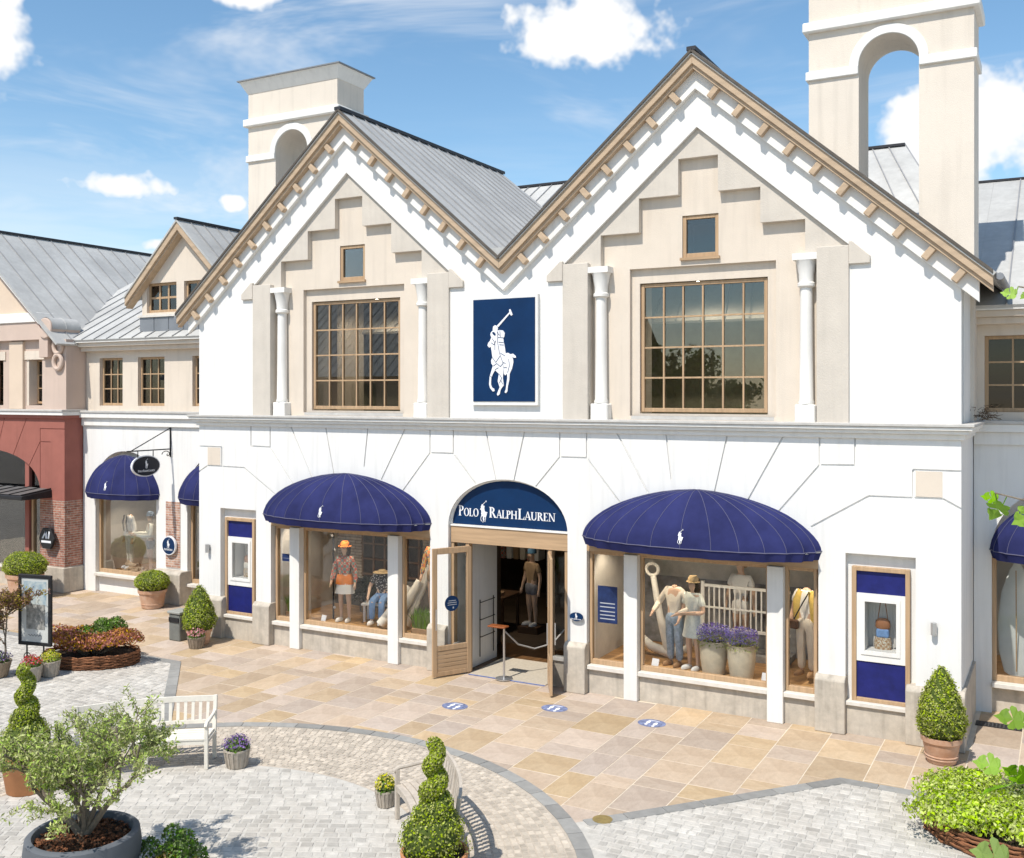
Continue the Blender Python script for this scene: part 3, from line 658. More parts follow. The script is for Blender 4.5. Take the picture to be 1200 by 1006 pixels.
# ------------------------------------------------------------------ wings
WY = 2.3
def wing(s, label, x_in, x_out, wins, fronts):
    W = thing('wing_building', label, 'building', (s * (x_in + x_out) / 2, WY + 2, 0)); k = dict(parent=W, world=True)
    X = lambda a, b: sorted((s * a, s * b))
    lo = MB().box(*X(x_in, x_out), WY, WY + .35, 0, 4.66).build('wall', W_WHITE, **k)
    cut = MB()
    for a, b in fronts:
        c = s * (a + b) / 2; cut.prism(arch_poly(c, (b - a) / 2, -.2, 2.75, 3.95, pw=.9), WY - .2, WY + .6)
    boolean(lo, cut)
    for a, b in fronts:
        x0, x1 = X(a, b); sw = sub('shop_window', W)
        f = .07; kk = dict(parent=sw, world=True)
        MB().box(x0, x1, WY + .12, WY + .4, 0, .45).build('plinth', STONE if s > 0 else W_WHITE, **kk)
        MB().box(x0, x1, WY - .06, WY + .4, .45, .53).build('sill', SILL, bevel=.008, **kk)
        MB().box(x0, x0 + f, WY + .12, WY + .22, .531, 2.66).box(x1 - f, x1, WY + .12, WY + .22, .531, 2.66).box(x0 + f, x1 - f, WY + .122, WY + .22, .531, .63).box(x0, x1, WY + .1, WY + .22, 2.66, 2.9).build('frame', TANZ, bevel=.006, **kk)
        MB().box(x0 + f, x1 - f, WY + .17, WY + .176, .63, 2.66).build('pane', GLASS, **kk)
        MB().box(x0, x1, WY + .25, WY + .3, 2.9, 3.95).build('fanlight_board', W_TRIM, **kk)
        MB().box(x0 - .1, x1 + .1, WY + .37, WY + 2.2, .44, .5).build('display_floor', MATS['display_boards'], **k)
        MB().box(x0 - .15, x0 - .1, WY + .37, WY + 2.2, .4, 3).box(x1 + .1, x1 + .15, WY + .37, WY + 2.2, .4, 3).box(x0 - .15, x1 + .15, WY + .37, WY + 2.2, 3, 3.05).build('display_side', MATS['bay_side'], **k)
        MB().box(x0 - .15, x1 + .15, WY + 2.2, WY + 2.25, .4, 3.05).build('display_back', mat('bay_back', (.40, .37, .29), .9, .2, 1.5) if s < 0 else mat('bay_back_white', (.5, .47, .42), .9, .1, 1.5), **k)
    for p, z0, z1, m in ((.18, 5.0, 5.06, LEAD), (.15, 4.86, 5.0, W_TRIM), (.07, 4.64, 4.86, W_TRIM)):
        MB().box(*X(x_in + .001, x_out), WY - p, WY + .5, z0, z1).build('cornice', m, bevel=.008, **k)
    up = MB().box(*X(x_in, x_out), WY + .1, WY + .4, 5.0, 6.75).build('wall', W_CREAM, **k)
    cut = MB()
    for a, b in wins: cut.box(*X(a, b), WY - .1, WY + .6, 5.2, 6.53)
    boolean(up, cut)
    for a, b in wins:
        x0, x1 = X(a, b); glazed(W, x0, x1, 5.2, 6.53, WY + .2, 3, 3, .06, .03, gm=GLASS_W)
        MB().box(x0 - .2, x1 + .2, WY + .15, WY + .2, 6.531, 6.6).build('window_head', W_CREAM, **k)
        MB().box(x0 - .06, x0, WY + .4, WY + .75, 5.15, 6.6).box(x1, x1 + .06, WY + .4, WY + .75, 5.15, 6.6).build('window_reveal', ROOMWALL, **k)
        r = room(W, x0 - .5, x1 + .5, WY + .41, WY + 2.4, 5.07, 6.7)
    for p, z0, z1 in ((.10, 6.72, 6.84), (.2, 6.84, 6.95), (.27, 6.95, 7.02)):
        MB().box(*X(x_in + .002, x_out + .0), WY - p, WY + .42, z0, z1).build('eave_moulding', W_TRIM if z0 > 6.9 else W_CREAM, bevel=.008, **k)
    xo = x_out + (2.2 if s < 0 else 0)
    seam_roof(W, (s * (x_in + .0), WY - .3, 7.03), (s * xo, WY - .3, 7.03), (s * xo, 8.0, 10.27), (s * x_in, 8.0, 10.27), .5)
    if s > 0: seam_roof(W, (6.3, 2.8, 7.463), (x_in - .002, 2.8, 7.463), (x_in - .002, 8.0, 10.27), (6.3, 8.0, 10.27), .5)
    MB().bar((s * (x_in - 1.6), 8, 10.28), (s * (xo - 2.5), 8, 10.28), .12, .05).build('ridge_cap', RIDGE, **k)
    MB().box(*X(x_in, x_out), 8.0, 8.3, 0, 10.2).build('back_wall', W_WHITE, **k)
    return W
WL = wing(-1, 'cream and white wing with a gabled dormer between the red shop and the gabled shop', 8.07, 14.9, ((9.75, 10.77), (11.8, 12.82), (13.42, 14.35)), ((8.45, 10.85), (12.0, 14.4)))
WR = wing(1, 'white wing with surfboard in its window beside the potted cone topiary', 8.07, 15, ((8.23, 9.5), (10.6, 11.9)), ((8.35, 10.95), (12.2, 14.5)))
# the brick pier of the left wing
for o, a in ((MB().box(-11.62, -11.10, WY - .02, WY + .05, .9, 2.66), 'brick_panel'),): o.build(a, bricks('brick_panel', (.40, .20, .14), (.55, .36, .27), (.55, .5, .44)), WL, world=True)
pier_base(-11.85, -10.82, WY - .3, WY + .2, .86, WL)
gv = MB(); 
for a, b in (((-13.0, 4.62), (-13.3, 4.0)),): gv.bar((a[0], WY, a[1]), (b[0], WY, b[1]), .02, .02, up=(0, 1, 0))
# dormer
def dormer():
    D_ = sub('dormer', WL); k = dict(parent=D_, world=True); y = WY + .08; c = -11.03
    fw = MB().prism([(c - 1.6, 7.62), (c + 1.6, 7.62), (c + 1.6, 8.48), (c, 9.97), (c - 1.6, 8.48)], y, y + .25).build('wall', W_CREAM, **k)
    boolean(fw, MB().box(c - 1.42, c - .30, 0, 5, 7.72, 8.52).box(c - .02, c + 1.10, 0, 5, 7.72, 8.52))
    MB().box(c - 1.6, c - 1.5, y + .25, 6.5, 7.0, 8.45).box(c + 1.5, c + 1.6, y + .25, 6.5, 7.0, 8.45).build('side_wall', W_CREAM, **k)
    for i in range(6): MB().box(c - 1.65 + i * .55, c - 1.65 + i * .55 + .535, y - .04, y + .2, 7.0, 7.6).build('zinc_panel', ZINC_D, bevel=.012, **k)
    MB().box(c - 1.7, c + 1.7, y - .08, y + .22, 7.6, 7.66).build('sill', SILL, **k)
    for s in (-1, 1):
        e = c + s * 1.98; ze = 10.12 - .98 * 1.98
        o = MB().add([(c, y - .3, 10.12), (e, y - .3, ze), (e, 7.5, ze), (c, 7.5, 10.12)], [(0, 1, 2, 3)]); a, b, cc, d = (Vector(v) for v in o.v)
        r = MB().prism([(c, 10.12), (e, ze), (e, ze - .06), (c, 10.06)], y - .3, 7.6).build('roof', ZINC, **k)
        MB().prism([(c, 10.08), (e, ze - .04), (e, ze - .26), (c, 9.84)], y - .27, y - .18).build('barge_board', TANB, bevel=.006, **k)
        MB().prism([(c, 9.85), (e, ze - .25), (e, ze - .33), (c, 9.77)], y - .22, y + .01).build('barge_board', TANB, bevel=.006, **k)
    for i in range(1, 12): MB().bar((c, y - .3 + i * .46, 10.14), (c + 1.98, y - .3 + i * .46, 10.14 - .98 * 1.98), .02, .025, up=(.68, 0, .73)).build('roof_seam', SEAM, **k)
    MB().bar((c, y - .32, 10.14), (c, 7.6, 10.14), .13, .06).build('ridge_cap', RIDGE, **k)
    room(WL, c - 1.48, c + 1.48, y + .27, y + 2, 7.66, 8.62, name='dormer_interior')
    for a, b in ((c - 1.415, c - .305), (c - .015, c + 1.095)):
        glazed(WL, a, b, 7.725, 8.515, y + .08, 3, 2, .06, .055, name='dormer_window')
dormer()

# ------------------------------------------------------------------ red corner shop
RB = thing('red_shop_building', 'red and pink gabled shop with brick piers and black canopy', 'building', (-19, 5, 0)); k = dict(parent=RB, world=True)
RY = 1.7; RX = -14.92; rc = -19.0
BRICK = bricks('red_brick', (.30, .115, .075), (.42, .20, .14), (.42, .36, .31))
def red_front():
    w = MB().box(2 * rc - RX, RX, RY, RY + .5, 2.55, 4.86).build('wall', W_RED, **k)
    ap = arch_poly(rc, 3.06, -.2, 2.62, 3.95, pw=.8)
    boolean(w, MB().prism(ap, RY - .3, RY + .8))
    g_ = MB()
    for a, b in (((-17.5, 4.9), (-17.9, 3.8)), ((-16.5, 4.9), (-17.15, 3.75)), ((-15.95, 4.55), (-14.8, 4.55)), ((-15.95, 4.55), (-15.95, 2.5)), ((-15.95, 4.18), (-15.5, 4.18)), ((-15.95, 4.18), (-16.5, 3.4))):
        g_.bar((a[0], RY + .004, a[1]), (b[0], RY + .004, b[1]), .022, .03, up=(0, 1, 0))
    boolean(w, g_)
    MB().box(RX - .5, RX - .002, RY + .5, WY, 2.55, 4.86).build('side_wall', W_RED, **k)
    for s, x in ((1, RX), (-1, 2 * rc - RX)):
        a, b = sorted((x, x - s * 1.03))
        MB().box(a, b, RY, WY, .7, 2.55).build('brick_pier', BRICK, **k)
        MB().box(a - .05, b + .05, RY - .07, WY, 0, .7).build('pier_base', STONE, bevel=.02, **k)
    sw = sub('shop_window', RB); kk = dict(parent=sw, world=True)
    for x in (-16.6, -18.2, -19.8, -21.4): MB().box(x - .09, x + .09, RY + .05, RY + .25, 0, 3.9 if abs(x - rc) < 2 else 3.6).build('mullion', W_RED, bevel=.01, **kk)
    for x in (-16.42, -16.05): MB().box(x - .04, x + .04, RY + .1, RY + .22, .5, 2.7).build('frame', TANZ, **kk)
    MB().box(rc - 3.1, rc + 3.1, RY + .06, RY + .3, 2.62, 2.78).build('transom', SILL, **kk)
    MB().box(rc - 3.1, rc + 3.1, RY + .1, RY + .3, 0, .5).build('plinth', STONE, **kk)
    MB().box(rc - 3.1, rc + 3.1, RY + .0, RY + .3, .5, .56).build('sill', SILL, **kk)
    for a, b in ((-22.1, -21.49), (-21.31, -19.89), (-19.71, -18.29), (-18.11, -16.69), (-16.51, -15.94)):
        MB().box(a, b, RY + .15, RY + .156, .56, 2.62).build('pane', GLASS, **kk); MB().box(a, b, RY + .15, RY + .156, 2.78, 3.9).build('pane', GLASS_U, **kk)
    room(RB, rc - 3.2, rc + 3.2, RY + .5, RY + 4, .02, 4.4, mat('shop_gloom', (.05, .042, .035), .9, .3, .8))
red_front()
# canopy
cn = sub('canopy', RB); kk = dict(parent=cn, world=True)
MB().prism([(RY + .1, 2.86), (RY - .95, 2.74), (RY - .95, 2.62), (RY + .1, 2.62)], rc - 3.5, -15.45, 'x').build('frame', IRON, bevel=.02, **kk)
for i in range(14):
    x = -15.5 - i * .5; MB().bar((x, RY + .05, 2.88), (x, RY - .93, 2.765), .03, .03).build('roof_rib', IRON, **kk)
MB().add([(rc - 3.45, RY + .05, 2.872), (-15.5, RY + .05, 2.872), (-15.5, RY - .9, 2.762), (rc - 3.45, RY - .9, 2.762)], [(3, 2, 1, 0)]).build('roof_sheet', mat('canopy_sheet', (.13, .125, .12), .5, .2, 4), **kk)
for p, z0, z1, m in ((.16, 5.03, 5.09, LEAD), (.13, 4.93, 5.03, W_TRIM), (.07, 4.84, 4.93, W_RED)):
    MB().box(2 * rc - RX - p, RX + p * .6, RY - p, WY + .05, z0, z1).build('cornice', m, bevel=.008, **k)
up = MB().box(2 * rc - RX, RX, RY + .05, RY + .5, 5.08, 7.05).build('upper_wall', W_PINK, **k)
WN = [(-16.62, -15.93), (-18.35, -17.65), (-20.35, -19.65), (-22.1, -21.4)]
boolean(up, (lambda m: [m.box(a, b, 0, 5, 5.2, 6.5) for a, b in WN] and m)(MB()))
MB().box(RX - .5, RX - .003, RY + .5, WY + .4, 5.08, 7.05).build('side_wall', W_PINK, **k)
for a, b in WN:
    glazed(RB, a + .1, b, 5.25, 6.5, RY + .32, 2, 3, .05, .028)
    MB().box(a - .12, b + .12, RY + .02, RY + .1, 6.505, 6.75).build('window_head', W_CREAM, **k)
    MB().box(a - .002, a + .1, RY + .06, RY + .5, 5.2, 6.5).build('window_reveal', W_CREAM, **k)
    room(RB, a - .2, b + .2, RY + .51, RY + 1.6, 5.1, 6.9)
for x in (-15.02 - 1.95, -15.02 - 3.1): MB().box(x - .3, x + .3, RY - .04, RY + .06, 5.09, 7.03).build('pilaster', W_PEACH, bevel=.01, **k)
MB().box(rc * 2 + 15.75, -15.75, RY - .12, RY + .4, 7.05, 7.55).build('beam', W_PINK, bevel=.01, **k)
MB().box(rc * 2 + 15.9, -15.9, RY - .16, RY + .4, 7.55, 7.82).build('gable_band', W_TRIM, bevel=.01, **k)
gs = .845; gz = lambda x: 10.42 - gs * abs(x - rc)
MB().prism([(-15.9, 7.80), (rc * 2 + 15.9, 7.80), (rc, 10.3)], RY - .02, RY + .4).build('gable_wall', W_PEACH, **k)
for s in (1, -1):
    e = rc + s * 3.35
    MB().prism([(rc, 10.42), (e, gz(e)), (e, gz(e) - .13), (rc, 10.29)], RY - .28, RY - .1).build('barge_board', W_TRIM, bevel=.006, **k)
    MB().prism([(rc, 10.30), (e, gz(e) - .12), (e, gz(e) - .23), (rc, 10.19)], RY - .2, RY - .005).build('barge_board', W_RED, bevel=.006, **k)
    ee = rc + s * 4.15
    o = seam_roof(RB, (ee, RY - .3, gz(ee)), (ee, 9.5, gz(ee)), (rc, 9.5, 10.44), (rc, RY - .3, 10.44), .55)
MB().bar((rc, RY - .32, 10.46), (rc, 9.5, 10.46), .14, .07).build('ridge_cap', RIDGE, **k)
# rolled end block with rings
sc_ = sub('scroll_bracket', RB); kk = dict(parent=sc_, world=True)
MB().lathe([(.27, -.5), (.29, -.48), (.29, .45), (.27, .47)], 24).xform(Matrix.Translation((-15.53, RY + .28, 7.36)) @ Matrix.Rotation(R(90), 4, 'X')).build('roll', W_PINK, smooth=True, **kk)
MB().tube([(-15.53 + .3 * math.cos(a), 0, 7.36 + .3 * math.sin(a)) for a in [R(q) for q in range(0, 181, 15)]], .02, 6).build('roll_edge', ZINC, **kk).location.y = RY + .3
sh = MB()
pts = [(-15.53 + .305 * math.cos(R(q)), 7.36 + .305 * math.sin(R(q))) for q in range(-5, 150, 10)]
for p, q in zip(pts[:-1], pts[1:]): sh.add([(p[0], RY - .15, p[1]), (q[0], RY - .15, q[1]), (q[0], RY + .78, q[1]), (p[0], RY + .78, p[1])], [(0, 1, 2, 3)])
sh.build('lead_cover', ZINC, smooth=True, **kk)
MB().box(-15.82, -15.45, RY - .14, RY + .1, 6.55, 7.1).build('block', W_PINK, bevel=.01, **kk)
for zc in (6.86, 6.42): MB().tube([(-15.2 + .17 * math.cos(a), RY + .0, zc + .2 * math.sin(a)) for a in [2 * math.pi * i / 24 for i in range(24)]], .06, 8, close=True).build('ring', W_PINK, smooth=True, **kk)
MB().box(2 * rc - RX, RX, 9, 9.3, 0, 7).build('back_wall', W_PINK, **k)

# ------------------------------------------------------------------ emblem and lettering (flat print cut as thin shapes)
PONY = [  # traced in a 447 x 1006 grid, y down
 [(172, 236), (302, 116), (312, 126), (184, 252)],
 [(303, 88), (318, 84), (342, 138), (326, 148), (308, 122)],
 [(124, 268), (130, 243), (150, 232), (172, 240), (181, 262), (174, 290), (128, 292)],
 [(98, 322), (104, 300), (126, 282), (172, 286), (200, 280), (236, 285), (256, 312), (251, 346), (240, 356), (246, 400), (256, 440), (266, 500), (262, 540), (271, 560), (266, 600), (280, 640), (279, 700), (262, 716), (248, 700), (250, 640), (235, 600), (215, 560), (200, 510), (184, 450), (176, 400), (158, 362), (110, 352)],
 [(66, 425), (75, 400), (95, 380), (106, 355), (132, 345), (165, 360), (180, 400), (188, 450), (202, 510), (222, 560), (238, 610), (246, 650), (241, 690), (236, 740), (246, 810), (226, 832), (212, 852), (200, 896), (180, 910), (170, 896), (186, 860), (201, 830), (180, 770), (192, 700), (170, 680), (150, 665), (126, 700), (108, 740), (105, 800), (116, 830), (140, 845), (146, 865), (126, 870), (95, 836), (84, 800), (90, 730), (110, 670), (126, 620), (110, 600), (107, 570), (121, 540), (112, 480), (104, 440), (85, 446)],
 [(262, 505), (290, 500), (320, 515), (345, 509), (376, 534), (379, 549), (354, 549), (338, 535), (346, 560), (351, 590), (336, 650), (311, 700), (306, 760), (291, 820), (286, 866), (270, 886), (255, 876), (268, 850), (275, 800), (285, 740), (282, 700), (281, 640), (267, 600), (255, 540)]]
def pony(mb, place, h, thick=.004, depth=0.0):
    """place(u, v, w) -> point, u right, v up in metres from the emblem's centre, w outwards"""
    s = h / 830.
    for k, poly in enumerate(PONY):
        pts = [((x - 215) * s, (497 - y) * s) for x, y in poly]; n = len(pts)
        a = sum(pts[i][0] * pts[(i + 1) % n][1] - pts[(i + 1) % n][0] * pts[i][1] for i in range(n))
        if a < 0: pts = pts[::-1]
        w = thick + .0006 * k
        top = [place(u, v, w + depth) for u, v in pts]; bot = [place(u, v, -.002 + depth) for u, v in pts]
        mb.add(top + bot, [tuple(range(n))] + [(i, i + n, (i + 1) % n + n, (i + 1) % n) for i in range(n)])
    return mb
def ring_half(cx, cy, rx, ry, tx, ty, a0, a1, n=10):
    o = [(cx + rx * math.cos(a0 + (a1 - a0) * i / n), cy + ry * math.sin(a0 + (a1 - a0) * i / n)) for i in range(n + 1)]
    q = [(cx + (rx - tx) * math.cos(a0 + (a1 - a0) * i / n), cy + (ry - ty) * math.sin(a0 + (a1 - a0) * i / n)) for i in range(n, -1, -1)]
    return o + q
rect = lambda x0, x1, y0, y1: [(x0, y0), (x1, y0), (x1, y1), (x0, y1)]
HP = math.pi / 2
def stem(x, w=.17, top=True, bot=True, y0=0, y1=1):
    r = [rect(x, x + w, y0, y1)]
    if bot: r.append(rect(x - .07, x + w + .07, 0, .05))
    if top: r.append(rect(x - .07, x + w + .07, .95, 1))
    return r
GLYPH = {
 'P': (.66, stem(.08) + [ring_half(.24, .73, .38, .27, .17, .06, -HP, HP)]),
 'R': (.80, stem(.08) + [ring_half(.24, .74, .36, .26, .17, .06, -HP, HP), [(.3, .5), (.46, .5), (.76, .04), (.56, .04)], rect(.55, .82, 0, .05)]),
 'O': (.90, [ring_half(.45, .5, .42, .52, .18, .05, HP, 3 * HP, 14), ring_half(.45, .5, .42, .52, .18, .05, -HP, HP, 14)]),
 'L': (.66, stem(.08) + [rect(.2, .62, 0, .055), [(.53, .05), (.62, .05), (.64, .27), (.61, .27)]]),
 'A': (.86, [[(.08, 0), (.15, 0), (.46, .93), (.40, 1.0)], [(.38, 1.02), (.48, 1.02), (.82, 0), (.62, 0)], rect(.22, .66, .3, .36), rect(0, .26, 0, .05), rect(.53, .90, 0, .05)]),
 'H': (.92, stem(.08) + stem(.66) + [rect(.2, .7, .47, .54)]),
 'U': (.86, stem(.08, bot=False, y0=.3) + [rect(.64, .72, .3, 1), rect(.56, .80, .95, 1), ring_half(.40, .32, .32, .34, .16, .07, math.pi, 2 * math.pi)]),
 'E': (.66, stem(.08) + [rect(.2, .58, 0, .055), rect(.2, .56, .945, 1), rect(.2, .46, .48, .54), [(.5, .05), (.58, .05), (.61, .25), (.58, .25)], [(.5, .95), (.56, .95), (.58, .78), (.55, .78)]]),
 'N': (.92, [rect(.12, .19, 0, 1), rect(.72, .79, 0, 1), [(.04, 1), (.22, 1), (.79, .0), (.66, .0)], rect(.02, .30, 0, .05), rect(.62, .90, .95, 1), rect(.0, .14, .95, 1)])}
def lettering(mb, text, place, width, cap, small=.76, thick=.004):
    """first letter of each word full height, the rest small capitals"""
    adv = 0; out = []; first = True
    for ch in text:
        if ch == ' ': adv += cap * .22; first = True; continue
        s = cap if first else cap * small; first = False
        out.append((ch, adv, s)); adv += GLYPH[ch][0] * s * .97
    f = width / adv; q = 0
    for ch, x, s in out:
        for poly in GLYPH[ch][1]:
            pts = [((x + px * s) * f, py * s) for px, py in poly]; n = len(pts); q += 1
            a = sum(pts[i][0] * pts[(i + 1) % n][1] - pts[(i + 1) % n][0] * pts[i][1] for i in range(n))
            if a < 0: pts = pts[::-1]
            w = thick + .0005 * (q % 7)
            mb.add([place(u, v, w) for u, v in pts] + [place(u, v, -.002) for u, v in pts], [tuple(range(n))] + [(i, i + n, (i + 1) % n + n, (i + 1) % n) for i in range(n)])
    return mb
def on_wall(x, z, y): return lambda u, v, w: (x + u, y - w, z + v)

# ------------------------------------------------------------------ arch sign, emblem board, plaques
S1 = thing('shop_sign', 'navy half-round shop sign with white name lettering over the entrance', 'sign', (.02, .12, 2.94))
S1k = dict(parent=S1, world=True)
MB().prism(arch_poly(.02, 1.285, 2.94, 2.945, 3.845), .12, .22).build('board', SIGNBLUE, **S1k)
rim = [(x, z) for x, z in arch_poly(.02, 1.305, 2.945, 2.945, 3.865)[2:]] + [(x, z) for x, z in arch_poly(.02, 1.275, 2.945, 2.945, 3.835)[2:]][::-1]
MB().prism(rim, .08, .125).build('rim', W_TRIM, **S1k)
for wd, x, w in (('POLO', -1.12, .46), ('RALPH', -.42, .62), ('LAUREN', .22, .80)): lettering(MB(), wd, on_wall(x, 3.105, .12), w, .205).build('lettering', MARK, **S1k)
pony(MB(), on_wall(-.545, 3.215, .12), .44).build('emblem', MARK, **S1k)

S2 = thing('emblem_board', 'navy wall board with large white polo rider between the two gables', 'sign', (.02, -.08, 6.3)); k = dict(parent=S2, world=True)
MB().box(-.71, .75, -.085, .006, 5.30, 7.41).build('frame', W_TRIM, bevel=.004, **k)
MB().box(-.655, .695, -.098, -.02, 5.375, 7.345).build('board', SIGNBLUE, **k)
e = pony(MB(), on_wall(-.03, 6.31, -.098), 1.66, .012); e.build('emblem', MARK, **k)
dd = MB()
for pts in ([(118, 300), (140, 296), (160, 318), (152, 334), (128, 318)],):
    dd.add([((x - 215) * 2e-3 - .03, -.1185, 6.31 + (497 - y) * 2e-3) for x, y in pts], [tuple(range(len(pts)))])
def ink(*pts):
    P_ = [Vector(((x - 215) * 2e-3 - .03, -.117, 6.31 + (497 - y) * 2e-3)) for x, y in pts]
    for a, b in zip(P_[:-1], P_[1:]): dd.bar(a, b, .0075, .004, up=(0, 1, 0))
for l in ([(182, 290), (180, 400), (200, 500), (240, 600)], [(185, 350), (240, 355)], [(190, 395), (245, 400)], [(200, 420), (248, 425)], [(120, 540), (160, 590), (205, 530)], [(130, 625), (170, 600), (210, 630), (240, 600)], [(150, 660), (190, 640)],
          [(235, 590), (268, 600)], [(245, 640), (280, 640)], [(110, 400), (140, 420), (160, 380)], [(120, 360), (150, 400), (150, 470)], [(210, 500), (262, 530)], [(195, 700), (225, 740), (200, 790)], [(300, 560), (310, 620), (290, 690)], [(215, 760), (235, 800)], [(100, 720), (118, 735)], [(172, 300), (200, 330)], [(205, 285), (210, 345)]): ink(*l)
dd.build('line_art', SIGNBLUE, **k)

def disc(name, m, c, rx, rz, y0, y1, **kw):
    return MB().lathe([(1, y0), (1, y1)], 32).xform(Matrix.Translation((c[0], 0, c[1])) @ Matrix.Diagonal((rx, 1, rz, 1)) @ Matrix.Rotation(R(90), 4, 'X') @ Matrix.Diagonal((1, 1, -1, 1))).build(name, m, **kw)
def plaque(label, c, rx, rz, y, ph, ring=True):
    p = thing('wall_plaque', label, 'sign', (c[0], y, c[1])); k = dict(parent=p, world=True)
    if ring: disc('rim', MARK, c, rx, rz, y - .03, y + .03, **k)
    disc('face', SIGNBLUE, c, rx - .025, rz - .025, y - .036, y - .02, **k)
    pony(MB(), on_wall(c[0], c[1] + rz * .22, y - .036), ph).build('emblem', MARK, **k)
    t = MB(); lettering(t, 'POLO', on_wall(c[0] - rx * .62, c[1] - rz * .5, y - .036), rx * .34, rz * .22); lettering(t, 'RALPH LAUREN', on_wall(c[0] - rx * .24, c[1] - rz * .5, y - .036), rx * .86, rz * .22)
    t.build('lettering', MARK, **k)
plaque('round navy plaque with white rider on the brick pier panel', (-11.42, 1.5), .25, .25, 2.22, .26)
plaque('small oval navy plaque with white rider beside the entrance pier', (1.54, 1.40), .16, .105, -.03, .13, ring=False)

HX, HY, HZ = -11.45, 1.45, 3.66
H_ = thing('hanging_sign', 'dark oval hanging sign with white rim on a wrought iron bracket', 'sign', (HX, HY, HZ)); k = dict(parent=H_, world=True)
on_side = lambda dz, q=0.: (lambda u, v, w: (HX + .038 + w, HY + u + q, HZ + dz + v))
def oval(name, m, ry, rz, x0, x1):
    return MB().lathe([(1, x0), (1, x1)], 32).xform(Matrix.Translation((HX, HY, HZ)) @ Matrix.Diagonal((1, ry, rz, 1)) @ Matrix.Rotation(R(90), 4, 'Y')).build(name, m, **k)
oval('rim', MARK, .46, .275, -.03, .03)
for x0, x1 in ((.02, .038), (-.038, -.02)): oval('face', mat('sign_black', (.012, .014, .022), .4, .2), .43, .25, x0, x1)
pony(MB(), on_side(.06), .26).build('emblem', MARK, **k)
t = MB(); lettering(t, 'POLO', on_side(-.15, -.28), .15, .06); lettering(t, 'RALPH LAUREN', on_side(-.15, -.11), .38, .06); t.build('lettering', MARK, **k)
ir = MB(); ir.bar((HX, .85, 4.06), (HX, WY + .01, 4.06), .03, .03); ir.tube([(HX, WY - .02, 4.72), (HX, WY - .02, 3.85)], .02, 8); ir.bar((HX, 1.0, 4.07), (HX, WY - .02, 4.62), .02, .02)
ir.tube([(HX, WY - .05 - .13 * (1 - q / 18) * (1 + math.cos(q * .5)), 3.93 + .1 * (1 - q / 18) * math.sin(q * .5)) for q in range(14)], .012, 6)
for q in (-.25, .25): ir.tube([(HX, HY + q, 3.88), (HX, HY + q, 4.06)], .012, 6)
ir.build('bracket', IRON, **k)

# black hexagonal sign of the red shop: white slanted monogram and a bar
X_ = thing('hexagonal_sign', 'small black hexagonal sign with white monogram on the red brick pier', 'sign', (-15.45, 1.55, 1.5)); k = dict(parent=X_, world=True)
hx = [(-15.45 + .33 * math.cos(R(a)), 1.5 + .33 * math.sin(R(a))) for a in range(0, 360, 60)]
MB().prism(hx, 1.52, 1.6).build('board', IRON, bevel=.01, **k)
mg = MB()
for poly in ([(-.18, 0), (-.12, 0), (.02, .2), (-.04, .2)], [(-.06, .2), (.02, .2), (.04, 0), (-.02, 0)], [(.06, 0), (.12, 0), (.16, .2), (.10, .2)], rect(-.2, .2, -.12, -.06)):
    mg.prism([(-15.45 + u, 1.5 + v) for u, v in poly], 1.512, 1.522)
mg.build('monogram', MARK, **k)

